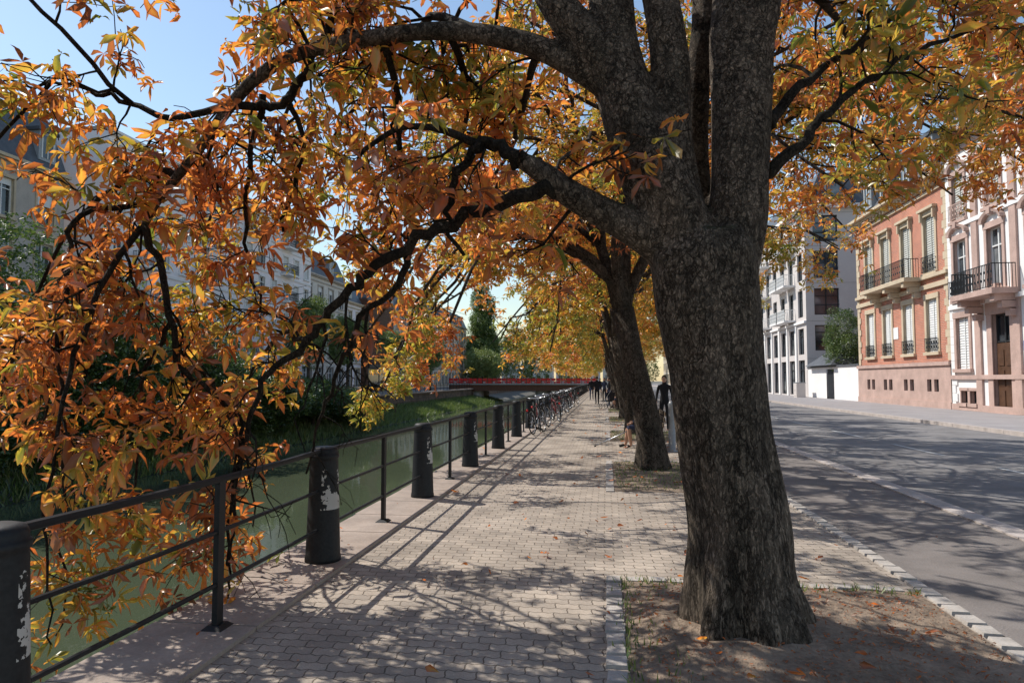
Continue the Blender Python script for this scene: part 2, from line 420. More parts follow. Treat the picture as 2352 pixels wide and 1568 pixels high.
def bez(p0,p1,p2,n,r,j=.06):
    o=[]
    for i in range(n+1):
        t=i/n; p=(1-t)**2*np.array(p0)+2*t*(1-t)*np.array(p1)+t*t*np.array(p2)
        if 0<i<n: p=p+r.normal(0,j,3)
        o.append(p)
    return o
def taper(n,a,b): return [a+(b-a)*(i/n)**.8 for i in range(n+1)]
def hue_at(P,base,amp,r,sp=.25,sc_=.55):
    nz=np.array([noise.noise(Vector(p)*sc_) for p in P])
    return base+nz*amp+r.normal(0,sp,len(P))*.6

# ---- row trees: trunk, forking limbs, drooping crown -----------------------
def row_tree(seed,limbs,dens,nlf,base_hue,river_extra=(),lean=-.5,size=1.25,clear=None):
    r=np.random.default_rng(seed); wb=MB(); out=[]
    CLEAR[0]=clear or (lambda p:True)
    def flare(th,p): 
        f=max(0,1-p.z/.6); return 1+.12*f*math.sin(5*th+seed)+.05*math.sin(3*th+p.z*2)
    tp=[(0,0,-.1),(0,0,.1),(-.03,0,.5),(lean*.3,0,1.2),(lean*.65,.03,2.0),(lean,.05,2.9)]
    wb.tube(tp,[.36,.3,.25,.22,.2,.21],20,'barkfar',True,flare)
    top=np.array(tp[-1])
    stems=[]
    for az,reach,h in ((2.7,1.3,8.5),(.3,1.5,8.2),(1.5,.8,10.2),(4.4,1.2,9.0)):
        p2=top+np.array([math.cos(az)*reach,math.sin(az)*reach,h-2.9])
        sp=bez(top-np.array([0,0,.25]),top+np.array([math.cos(az)*reach*.55,math.sin(az)*reach*.55,(h-2.9)*.45]),p2,8,r,.07)
        rr=taper(8,.135,.03); wb.tube(sp,rr,9,'barkfar'); stems.append((sp,rr))
        grow(wb,sp,rr,.45,dens*.7,(.6,1.5),5,(.25,.6),nlf,r,out,'twig',off=.1)
    for (az,reach,peak,end,si,sf) in limbs:
        az+=r.normal(0,.15); sp,rr=stems[si]; k=int(sf*8); st=np.array(sp[k])
        d=np.array([math.cos(az),math.sin(az),0])
        p2=np.array([0,0,0.])+d*reach; p2[2]=end
        p1=st*.5+d*reach*.45; p1[2]=peak*1.25-.12*(st[2]+end)
        lp=bez(st,p1,p2,9,r,.09); lr=taper(9,rr[k]*.6,.018)
        wb.tube(lp,lr,7,'barkfar')
        grow(wb,lp,lr,.2,dens,(.6,1.6),6,(.25,.65),nlf,r,out,'twig',off=.1)
    for lp,lr in river_extra:
        wb.tube(lp,lr,7,'barkfar'); grow(wb,lp,lr,.2,dens,(.4,1.1),6,(.2,.5),nlf,r,out,'twig',grav=-.14)
    P=np.array(out); P=P[P[:,2]>.5]
    H=hue_at(P,base_hue,.5,r)
    print('row tree leaves',len(P))
    CLEAR[0]=lambda p:True
    return wb.mesh('row_tree_wood',True),leaves('row_tree_foliage_mesh',P,size,H,MID,M['leaf'],seed)
pi=math.pi
ring=[]
# az: 0=street side, pi=river side
for az in (2.3,2.75,3.2,3.6,4.0): ring.append((az,4.2,4.9,2.7,0,.3))
for az in (0,.7,5.6): ring.append((az,5.6,6.6,5.0,1,.35))
for az in (1.3,1.9,4.3,5.0): ring.append((az,4.3,6.2,4.0,2,.3))
for az in (.2,1.2,2.2,3.1,4.0,5.2): ring.append((az,4.5,8.2,6.2,int(az*2)%4,.6))
for az in (.5,2.8,4.5): ring.append((az,2.8,10.4,8.8,int(az*2)%4,.85))
ring2=[]
for az in (2.2,2.5,2.9,3.4,3.9): ring2.append((az,5.2,5.6,2.3,0,.25))
for az in (2.5,3.1,3.7): ring2.append((az,6.0,7.2,4.2,0,.5))
ring2+=ring[5:]
for az in (5.2,5.85,6.2,.35): ring2.append((az,6.4,7.2,5.2,1,.5))
extra=[]
rx=np.random.default_rng(5)
for (y1,x1,z1) in ((-.6,-5.2,.9),(1.0,-4.9,1.6),(-1.4,-4.6,1.4)):
    lp=bez((-.5,0,3.2),(-3.2,y1*.5,6.2),(x1,y1,z1),10,rx,.06); extra.append((lp,taper(10,.08,.014)))
clA=lambda p: not((p[0]>-3.7 and p[0]<2.2 and p[2]<3.5) or p[2]<.9)
clB=lambda p: not((p[0]<-4.3 and p[2]<4.3) or p[2]<2.0)
woodA,folA=row_tree(31,ring2,2.5,5,.45,extra,size=1.35,clear=clA)
woodB,folB=row_tree(47,ring,1.9,6,.34,size=1.5,clear=clB)
woodC,folC=row_tree(53,ring,1.9,6,.28,size=1.5,clear=clB)
rowspec=[(-3.6,'B',1),(12.6,'A',1),(20.6,'B',1),(28.7,'C',1),(36.6,'B',-1),(44.8,'C',-1),(52.8,'B',1),(61,'C',1),(69,'B',-1),(77.3,'C',1),(86,'B',1),(95,'C',-1),(105,'B',1)]
for y,k,fl in rowspec:
    e=empty('horse_chestnut_tree',(.82,y,0)); w,f={'A':(woodA,folA),'B':(woodB,folB),'C':(woodC,folC)}[k]
    s=(1,fl,1 if y<30 else random.uniform(.92,1.05))
    link('trunk_and_limbs',w,e,scale=s); link('foliage',f,e,scale=s)

# ---- main tree -------------------------------------------------------------
YAW=math.radians(7.8)
main=empty('horse_chestnut_tree',(.84,4.61,0),YAW)
tb=MB()
def mflare(th,p):
    f=max(0,1-p.z/.75)
    return 1+f*f*(.13*math.sin(5*th+.8)+.09*math.sin(8*th+2))+.035*math.sin(3*th+p.z*1.3)+.025*math.sin(7*th-p.z*2)
def stem(P,n=20,mod=None):
    # densify with Catmull-Rom
    Q=[];R=[]
    pts=[np.array(p[:3],float) for p in P]; rad=[p[3] for p in P]
    for i in range(len(pts)-1):
        a=pts[max(i-1,0)];b=pts[i];c=pts[i+1];d=pts[min(i+2,len(pts)-1)]
        for t in (0,.25,.5,.75):
            Q.append(.5*((2*b)+(-a+c)*t+(2*a-5*b+4*c-d)*t*t+(-a+3*b-3*c+d)*t**3)); R.append(rad[i]*(1-t)+rad[i+1]*t)
    Q.append(pts[-1]);R.append(rad[-1]); return Q,R
def addstem(P,n=20,mod=None,mb=None):
    Q,R=stem(P); (mb or tb).tube(Q,R,n,'bark',True,mod); return Q,R
addstem([(.03,0,-.2,.47),(.03,0,0.02,.41),(.01,0,.3,.345),(0,0,.67,.32),(-.1,0,1.24,.30),(-.14,0,1.66,.30),(-.19,0,2.09,.335),(-.21,0,2.4,.34),(-.22,0,2.55,.26)],64,mflare)
L_=addstem([(-.16,0,1.9,.2),(-.24,0,2.23,.25),(-.42,0,2.71,.235),(-.58,0,3.14,.215),(-.72,0,3.55,.185),(-.78,0,3.85,.16),(-.80,0,4.15,.15),(-.88,.05,5.2,.12),(-.75,.1,6.5,.08),(-.6,.1,8,.035)],28,lambda th,p:1+.04*math.sin(3*th+p.z*2))
A1=addstem([(-.6,0,3.2,.13),(-.76,-.02,3.55,.135),(-.98,-.04,3.87,.13),(-1.19,-.05,4.15,.12),(-1.5,-.05,4.9,.09),(-2.1,0,5.9,.05),(-2.9,.1,6.6,.02)],18)
A3=addstem([(-.28,.02,2.55,.15),(-.36,0,2.88,.145),(-.40,0,3.24,.135),(-.40,0,3.68,.13),(-.46,0,4.15,.12),(-.6,.2,5.2,.09),(-.5,.5,7,.04)],20)
D1=addstem([(-.12,.12,2.5,.12),(-.17,.25,3.02,.095),(-.15,.27,3.65,.09),(-.08,.3,4.3,.085),(.0,.9,5.5,.07),(.1,1.8,7.2,.03)],16)
R_=addstem([(-.12,0,1.95,.2),(-.04,0,2.34,.205),(.03,0,2.66,.20),(.05,0,2.94,.19),(.07,0,3.4,.195),(.08,0,3.85,.205),(.12,0,4.15,.215),(.2,0,5.0,.18),(.5,-.1,6.2,.13),(.9,0,7.6,.05)],28,lambda th,p:1+.04*math.sin(2*th+p.z*2))
B_=addstem([(-.66,0,3.38,.09),(-.86,0,3.57,.088),(-1.27,.05,3.84,.08),(-1.69,.15,3.99,.07),(-2.06,.25,4.06,.062),(-2.55,.35,4.05,.057),(-3.05,.45,3.99,.053),(-3.34,.45,3.81,.048),(-3.54,.5,3.63,.045),(-3.72,.55,3.42,.042),(-3.96,.6,3.14,.037),(-4.16,.65,2.92,.033),(-4.24,.65,2.75,.029)],14)
C_=addstem([(-.4,0,2.42,.14),(-.62,-.04,2.57,.13),(-.83,-.05,2.67,.105),(-1.09,-.08,2.81,.09),(-1.28,-.1,2.95,.072),(-1.42,-.1,3.03,.05)],14)
trunk=tb.obj('trunk_and_main_limbs',main,True)
rm=trunk.modifiers.new('union','REMESH'); rm.mode='VOXEL'; rm.voxel_size=.017; rm.use_smooth_shade=True
sm=trunk.modifiers.new('soften','SMOOTH'); sm.factor=.5; sm.iterations=5
wb=MB(); out=[]; rg=np.random.default_rng(99)
def limb(P,start=.1,dens=3.6,L1=(.3,.9),ntw=5,Ltw=(.15,.45),nlf=3,grav=-.12,tube=True,lift=0):
    Q,R=stem(P)
    Q=[q+rg.normal(0,.016,3) for q in Q]
    if tube: wb.tube(Q,R,8,'twig')
    grow(wb,Q,R,start,dens,L1,ntw,Ltw,nlf,rg,out,'twig',grav=grav,lift=lift,off=.075,jit=.3)
limb([(-4.24,.65,2.75,.029),(-4.11,.65,2.42,.026),(-4.03,.65,2.09,.024),(-3.95,.65,1.7,.02),(-3.72,.65,1.51,.018),(-3.48,.65,1.31,.016),(-3.45,.6,1.05,.014),(-3.51,.55,.53,.011),(-3.51,.55,.02,.008)],0)
for S,st in ((B_,.36),(C_,.6)):
    grow(wb,S[0],S[1],st,4.0,(.3,1.1),5,(.15,.45),3,rg,out,'twig',grav=-.05,off=.075,jit=.3)
limb([(-4.16,.65,2.92,.026),(-4.73,.65,2.86,.02),(-4.8,.65,2.5,.017),(-4.85,.7,2.16,.015),(-4.93,.7,1.67,.012),(-5.0,.7,1.18,.009)])
limb([(-3.54,.5,3.63,.03),(-4.0,.55,3.57,.025),(-4.37,.65,3.7,.02),(-4.66,.65,3.8,.016),(-5.03,.7,3.9,.012),(-5.4,.8,3.9,.008)],.05)
limb([(-3.54,.5,3.63,.032),(-3.3,.5,3.62,.032),(-3.12,.5,3.65,.031),(-2.98,.45,3.85,.031),(-2.88,.45,4.08,.03),(-2.72,.4,4.4,.027),(-2.5,.3,5.1,.018)],.1)
limb([(-3.1,.5,3.64,.022),(-3.01,.55,3.39,.019),(-3.11,.55,3.0,.014),(-3.2,.6,2.7,.01)],.1)
limb([(-1.28,-.1,2.95,.06),(-1.42,-.1,3.03,.05),(-1.56,-.1,3.12,.042),(-1.69,-.08,3.13,.035),(-1.81,-.05,2.96,.027),(-1.88,0,2.7,.02),(-1.8,.1,2.45,.012)],.35,3)
limb([(-1.69,-.08,3.13,.03),(-2.0,0,3.28,.024),(-2.35,.1,3.25,.018),(-2.6,.2,3.0,.012)],.1,3.2)
limb([(-1.09,-.08,2.81,.06),(-1.30,-.1,2.82,.05),(-1.59,-.05,2.71,.044),(-1.94,.05,2.62,.042),(-2.27,.15,2.45,.038),(-2.5,.25,2.3,.035),(-2.73,.35,2.1,.032),(-2.95,.45,1.86,.028),(-3.23,.55,1.64,.024),(-3.36,.55,1.35,.02),(-3.47,.6,1.0,.017),(-3.48,.6,.55,.012),(-3.5,.6,.1,.007)],.28,3.2)
limb([(-2.15,.15,2.5,.028),(-2.25,.3,2.25,.024),(-2.55,.5,2.05,.022),(-2.72,.75,1.8,.019),(-2.9,1.0,1.55,.016),(-3.07,1.3,1.27,.013),(-3.2,1.4,.8,.008)],.25,2.6,nlf=3)
# river side sprays filling the left of the crown
for P in (
 [(-3.96,.6,3.14,.03),(-4.5,.9,3.2,.025),(-5.2,1.3,2.9,.018),(-5.7,1.5,2.2,.013),(-5.9,1.5,1.4,.008)],
 [(-4.24,.65,2.75,.025),(-4.35,.3,2.2,.02),(-4.4,.1,1.6,.015),(-4.45,0,1.0,.011),(-4.45,0,.4,.008),(-4.4,0,-.1,.005)],
 [(-4.8,.65,2.5,.02),(-4.75,.5,1.7,.015),(-4.65,.45,1.0,.011),(-4.6,.4,.4,.008),(-4.6,.4,-.2,.005)],
 [(-4.0,.65,2.0,.02),(-4.3,.9,1.7,.016),(-4.5,1.1,1.1,.012),(-4.55,1.2,.5,.008)],
 [(-4.0,.65,1.9,.018),(-3.9,1.2,1.5,.015),(-3.8,1.6,.9,.011),(-3.8,1.8,.3,.007)],
 [(-3.7,.55,3.42,.03),(-3.9,1.3,3.7,.025),(-4.3,2.1,3.6,.018),(-4.7,2.7,3.0,.012),(-4.9,3.0,2.2,.008)],
 [(-2.95,.45,1.86,.02),(-3.3,1.1,2.0,.017),(-3.8,1.8,1.8,.013),(-4.2,2.4,1.2,.009)],
 [(-2.55,.35,4.05,.035),(-3.0,1.1,4.5,.03),(-3.5,1.9,4.4,.02),(-4.0,2.6,3.8,.013),(-4.2,3.0,3.0,.008)],
 [(-1.69,.15,3.99,.04),(-2.1,.9,4.5,.032),(-2.7,1.7,4.5,.024),(-3.3,2.4,4.0,.016),(-3.7,2.8,3.2,.01)],
 [(-4.37,.65,3.7,.02),(-4.9,.4,4.3,.016),(-5.4,.3,4.5,.012),(-5.9,.3,4.2,.008)],
 [(-2.1,0,5.9,.04),(-3.0,.3,5.8,.03),(-3.9,.5,5.2,.02),(-4.6,.6,4.6,.012)],
 [(-5.0,.7,3.9,.016),(-5.3,.5,3.3,.013),(-5.5,.4,2.6,.01),(-5.6,.4,1.9,.007)],
 [(-2.4,.35,4.05,.03),(-2.3,.6,3.6,.022),(-2.35,.8,3.1,.016),(-2.5,.9,2.7,.01)],
 [(-3.3,.5,3.7,.028),(-3.5,.8,3.2,.02),(-3.6,1.0,2.7,.015),(-3.5,1.1,2.2,.01)],
 [(-1.9,.2,4.03,.03),(-1.8,.7,3.9,.024),(-1.9,1.3,3.6,.017),(-2.1,1.8,3.2,.01)],
 [(-.85,0,4.6,.05),(-1.6,.6,5.2,.035),(-2.6,1.0,5.2,.024),(-3.6,1.2,4.6,.013)],
 [(-.85,0,4.9,.05),(-1.3,1.4,5.6,.035),(-2.0,2.8,5.6,.024),(-2.6,3.8,4.8,.013)],
 [(-1.27,.05,3.84,.035),(-1.35,.7,3.8,.026),(-1.5,1.5,3.6,.018),(-1.7,2.1,3.2,.01)],
 ): limb(P,.08,3.1)
# street side sprays
for P in (
 [(.22,0,2.95,.05),(.49,.05,3.17,.036),(.69,.15,3.4,.03),(1.09,.35,3.75,.024),(1.66,.55,4.1,.018),(2.4,.8,4.4,.010)],
 [(.24,0,3.3,.045),(.5,.1,3.6,.03),(.95,.3,3.95,.024),(1.5,.7,4.4,.017),(2.2,1.1,4.9,.01)],
 [(.3,0,5.2,.07),(1.2,.3,5.9,.05),(2.3,.8,6.0,.03),(3.4,1.2,5.4,.016),(4.0,1.4,4.7,.01)],
 [(.3,0,5.4,.07),(1.3,-.6,6.2,.05),(2.6,-1.0,6.2,.03),(3.6,-1.2,5.5,.016)],
 [(.25,0,4.5,.06),(1.3,.8,5.1,.04),(2.8,1.6,5.1,.025),(4.0,2.2,4.3,.013)],
 [(.25,0,4.3,.06),(1.1,1.2,4.9,.04),(2.2,2.6,5.1,.025),(3.3,3.8,4.5,.013)],
 [(1.3,.8,5.1,.04),(2.4,.6,4.9,.025),(3.4,.6,4.4,.015),(4.2,.7,3.8,.01)],
 ): limb(P,.22,3.0,L1=(.3,1.0))
for az,reach,z0,z1,z2 in ((.5,3.5,5.8,8,6),(1.4,3.6,5.2,7.2,5.2),(2.0,3.8,5.0,7.4,5.0),(2.7,3.6,5.5,7.6,6.2),(3.6,3.4,5.2,7.4,6.0),(4.3,3.6,5.0,7.0,5.0),(5.1,3.6,5.2,7.2,5.2),(1.0,2.4,6.5,9.4,8.2),(2.9,2.4,6.6,9.2,8)):
    d=np.array([math.cos(az),math.sin(az),0]); p0=np.array([-.5,0,z0]); 
    lp=bez(p0,p0*[.5,1,0]+d*reach*.45+np.array([0,0,z1]),p0*[.5,1,0]+d*reach+np.array([0,0,z2]),9,rg,.08); lr=taper(9,.07,.015)
    wb.tube(lp,lr,7,'twig'); grow(wb,lp,lr,.25,1.8,(.5,1.3),5,(.2,.5),3,rg,out,'twig')
wb.obj('branches_and_twigs',main,True)
P=np.array(out)
# keep hanging leaves clear of the walkway side of the railing
c,s=math.cos(YAW),math.sin(YAW)
wx=P[:,0]*c-P[:,1]*s+.84
P=P[~((wx>-2.6)&(P[:,2]<1.9))]
H=hue_at(P,.63,.4,rg,.42,.9)-np.clip((P[:,0]+2.6)*.05,0,.2)
print('main leaves',len(P))
link('foliage',leaves('main_foliage_mesh',P,1.0,H,NEAR,M['leaf'],3,.9),main)

# ------------------------------------------------------------------ ground
prof=[(-600,0),(-22.0,0),(-21.98,-1.15),(-18.6,-2.15),(-17.6,-3.4),(-2.82,-3.4),(-2.78,0),(600,0)]
g=MB()
for i in range(len(prof)-1):
    (x0,z0),(x1,z1)=prof[i],prof[i+1]
    m='earth'
    if i in (1,5): m='quay'
    g.poly([(x0,-80,z0-.012),(x1,-80,z1-.012),(x1,700,z1-.012),(x0,700,z0-.012)],m)
g.obj('ground')
w=MB(); w.poly([(-19.5,-80,-2.2),(-2.79,-80,-2.2),(-2.79,700,-2.2),(-19.5,700,-2.2)],'water'); w.obj('river_water')
b=MB()
for i in range(400):
    y=-3+i*.9
    if y>130: break
    x0=-2.92+random.uniform(-.012,.012)
    b.box(x0,-2.22,y,y+.885,-.3,.03,'coping')
b.obj('quay_coping')
p=MB(); p.poly([(-2.22,-6,.004),(2.32,-6,.004),(2.32,140,.004),(-2.22,140,.004)],'pavers'); p.obj('promenade_path')
p=MB(); p.poly([(2.46,-30,0.0),(4.1,-30,0.0),(4.1,250,0.0),(2.46,250,0.0)],'asphalt2'); p.obj('cycle_path')
p=MB(); p.poly([(4.36,-30,0.0),(11.6,-30,0.0),(11.6,250,0.0),(4.36,250,0.0)],'asphalt'); p.obj('road')
p=MB()
y=-12
while y<160:
    p.poly([(7.0,y,.005),(7.12,y,.005),(7.12,y+2.6,.005),(7.0,y+2.6,.005)],'paint_white'); y+=4.6
p.obj('road_marking')
p=MB(); p.box(11.78,17.3,-30,250,-.01,.12,'sidewalk'); p.obj('sidewalk')
p=MB()
for i in range(240):
    y=-20+i; p.box(11.6,11.78,y,y+.985,-.01,.125,'kerbstone')
p.obj('sidewalk_kerb')
p=MB()
for i in range(170):
    y=-5+i*.9; p.box(4.1,4.36,y,y+.885,-.02,.012+random.uniform(0,.006),'kerbstone')
p.obj('flush_kerb')
def cobble(mb,x,y,sx,sy,h,m='stone'):
    a=random.uniform(-.06,.06);ca,sa=math.cos(a),math.sin(a)
    def q(u,v,z): return (x+u*ca-v*sa,y+u*sa+v*ca,z)
    sx*=random.uniform(.42,.49);sy*=random.uniform(.42,.49);h*=random.uniform(.7,1.2)
    i=.012
    mb.hexa([q(-sx,-sy,-.03),q(sx,-sy,-.03),q(sx,sy,-.03),q(-sx,sy,-.03),q(-sx+i,-sy+i,h),q(sx-i,-sy+i,h),q(sx-i,sy-i,h),q(-sx+i,sy-i,h)],m)
p=MB()
y=-4
while y<120: cobble(p,2.39,y,.15,.2,.018); y+=.2
p.obj('cobble_edging')
pit=MB(); cob=MB()
for yc,*_ in [(4.6,)]+rowspec:
    if yc>90: continue
    y0,y1=yc-2.6,yc+1.0
    n=10; 
    pit.poly([(.12,y0,.009),(2.3,y0,.009),(2.3,y1,.009),(.12,y1,.009)],'soil')
    yy=y0
    while yy<y1: cobble(cob,.05,yy,.15,.18,.022); yy+=.18
    xx=.22
    while xx<2.3: cobble(cob,xx,y1+.03,.17,.13,.02); xx+=.175
pit.obj('tree_pit_soil'); cob.obj('tree_pit_edging')
# soil mound with uneven relief around the main tree
g=MB(); nx,ny=60,60
idx=[]
for i in range(nx+1):
    for j in range(ny+1):
        x=.14+2.14*i/nx; y=2.05+3.5*j/ny
        d=math.hypot(x-.86,y-4.6); e=min(i,nx-i,j,ny-j)/6; e=min(1,e)
        z=.012+e*(.07*math.exp(-(d/.62)**2)+.016*(noise.noise(Vector((x*2.5,y*2.5,0)))+.6)+.012*noise.noise(Vector((x*9,y*9,3))))
        g.v.append((x,y,z))
mi=g.mi('soil')
for i in range(nx):
    for j in range(ny):
        a=i*(ny+1)+j; g.f.append((a,a+ny+1,a+ny+2,a+1)); g.m.append(mi)
g.obj('tree_pit_mound',None,True)
# fallen leaves
r=np.random.default_rng(8)
n=460
y=1.2+38*r.random(n)**1.6; x=np.where(r.random(n)<.3,r.uniform(-2.8,2.3,n),r.normal(1.2,.7,n))
x=np.clip(x,-2.85,3.5)
SINGLE=[leaf_template(1,.12,.05,2,s,.1,-.25,.35) for s in (31,32,33,34)]+[leaf_template(3,.12,.045,2,s,.9,-.2,.35) for s in (35,)]
Pz=np.where(np.hypot(x-.85,y-4.6)<1.1,.06,.02)+.01; Pz=np.where(x<-2.22,.045,Pz)
link('fallen_leaves',leaves('fallen_leaves_mesh',np.stack([x,y,Pz],-1),.8,r.uniform(.6,1.0,n),SINGLE,M['leaf'],5,.18))
# soil litter: small twigs and crumbs
n=3200
x=r.uniform(.15,2.28,n); y=r.uniform(2.0,5.5,n)
link('leaf_litter',leaves('leaf_litter_mesh',np.stack([x,y,.03+.07*np.exp(-(np.hypot(x-.86,y-4.6)/.62)**2)],-1),.22,r.uniform(.75,1.1,n),SINGLE,M['leaf'],6,.5))
# grass tufts
def grass(name,P,h,w,seed,lo=.1,hi=.6):
    r=np.random.default_rng(seed); n=len(P); a=r.uniform(0,2*np.pi,n); hh=h*r.uniform(.5,1.3,n); ln=r.normal(0,.35,(n,2))*hh[:,None]
    dx=np.stack([np.cos(a),np.sin(a),np.zeros(n)],-1)*w
    tip=P+np.concatenate([ln,hh[:,None]],1)
    V=np.stack([P-dx,P+dx,tip],1).reshape(-1,3); T=np.arange(3*n).reshape(-1,3)
    C=pal(np.repeat(r.uniform(lo,hi,n),3),GP)
    return link(name,mesh_np(name+'_mesh',V,T,C,M['green']))
n=42000
t=r.random(n); x=-17.9-4.0*t; y=8+112*r.random(n)**1.2; z=-2.2+(1.02)*t
grass('bank_grass',np.stack([x,y,z],-1),.38,.03,4,.3,.95)
Pg=[]
for yc in (12.6,20.6,28.7,36.6):
    m=1500; Pg.append(np.stack([r.uniform(.15,2.2,m),yc+r.uniform(-2.5,.95,m),np.full(m,.01)],-1))
Pg.append(np.stack([r.normal(.3,.12,120),r.uniform(3.6,5.55,120),np.full(120,.02)],-1))
Pg.append(np.stack([r.normal(.13,.03,200),r.uniform(2,5.6,200),np.full(200,.01)],-1))
Pg.append(np.stack([r.uniform(.1,2.3,200),r.normal(5.55,.05,200),np.full(200,.01)],-1))
grass('verge_grass',np.concatenate(Pg),.055,.006,9,.4,1.0)

# ------------------------------------------------------------------ railing and bollards
bol=MB()
prf=[(.155,0),(.155,.03),(.148,.06),(.12,.86),(.118,.88),(.128,.885),(.128,.915),(.118,.92),(.118,.945),(.105,.975),(.07,.985)]
bol.tube([(0,0,z) for _,z in prf],[r_ for r_,_ in prf],28,'bollard')
bme=bol.mesh('bollard_mesh',True)
for i in range(-1,36):
    link('bollard',bme,None,(-2.46,2.5+3.28*i,.03),(0,0,-.35 if i==1 else random.uniform(-.3,1.6)))
rl=MB()
for i in range(-2,36):
    y0=2.5+3.28*i; y1=y0+3.28; ym=(y0+y1)/2
    sag=random.uniform(.0,.018)
    for z,rr in ((.975,.023),(.645,.015),(.315,.015)):
        dz=[random.uniform(-.006,.006) for _ in range(3)]
        rl.tube([(-2.46,y0+.1,z+dz[0]),(-2.46,ym-.8,z-sag*.7),(-2.46,ym,z-sag),(-2.46,ym+.8,z-sag*.7),(-2.46,y1-.1,z+dz[2])],[rr]*5,8,'iron')
    rl.box(-2.478,-2.442,ym-.035,ym+.035,.03,.98-sag,'iron')
    rl.hexa([(-2.53,ym-.08,.03),(-2.39,ym-.08,.03),(-2.39,ym+.08,.03),(-2.53,ym+.08,.03),(-2.5,ym-.05,.055),(-2.42,ym-.05,.055),(-2.42,ym+.05,.055),(-2.5,ym+.05,.055)],'iron')
rl.obj('quay_railing')

# ------------------------------------------------------------------ buildings
class Bld:
    def __init__(s,name):
        s.e=empty(name); s.p={}
    def part(s,k):
        if k not in s.p: s.p[k]=MB()
        return s.p[k]
    def done(s):
        for k,b in s.p.items():
            if b.f: b.obj(k,s.e)
class Face:
    def __init__(s,O,U,Nn): s.O=Vector(O);s.U=Vector(U);s.N=Vector(Nn)
    def p(s,u,n,z): return s.O+s.U*u+s.N*n+Z*z
    def box(s,mb,u0,u1,n0,n1,z0,z1,m):
        mb.hexa([s.p(u0,n0,z0),s.p(u1,n0,z0),s.p(u1,n1,z0),s.p(u0,n1,z0),s.p(u0,n0,z1),s.p(u1,n0,z1),s.p(u1,n1,z1),s.p(u0,n1,z1)],m)
def wall(B,F,W,z0,z1,wins,m):
    us=sorted({0,W,*[w[0] for w in wins],*[w[1] for w in wins]}); zs=sorted({z0,z1,*[w[2] for w in wins],*[w[3] for w in wins]})
    us=[u for u in us if 0<=u<=W]; zs=[z for z in zs if z0<=z<=z1]
    mb=B.part('walls')
    for i in range(len(us)-1):
        for j in range(len(zs)-1):
            cu=(us[i]+us[i+1])/2; cz=(zs[j]+zs[j+1])/2
            if any(w[0]<cu<w[1] and w[2]<cz<w[3] for w in wins): continue
            mb.poly([F.p(us[i],0,zs[j]),F.p(us[i+1],0,zs[j]),F.p(us[i+1],0,zs[j+1]),F.p(us[i],0,zs[j+1])],m)
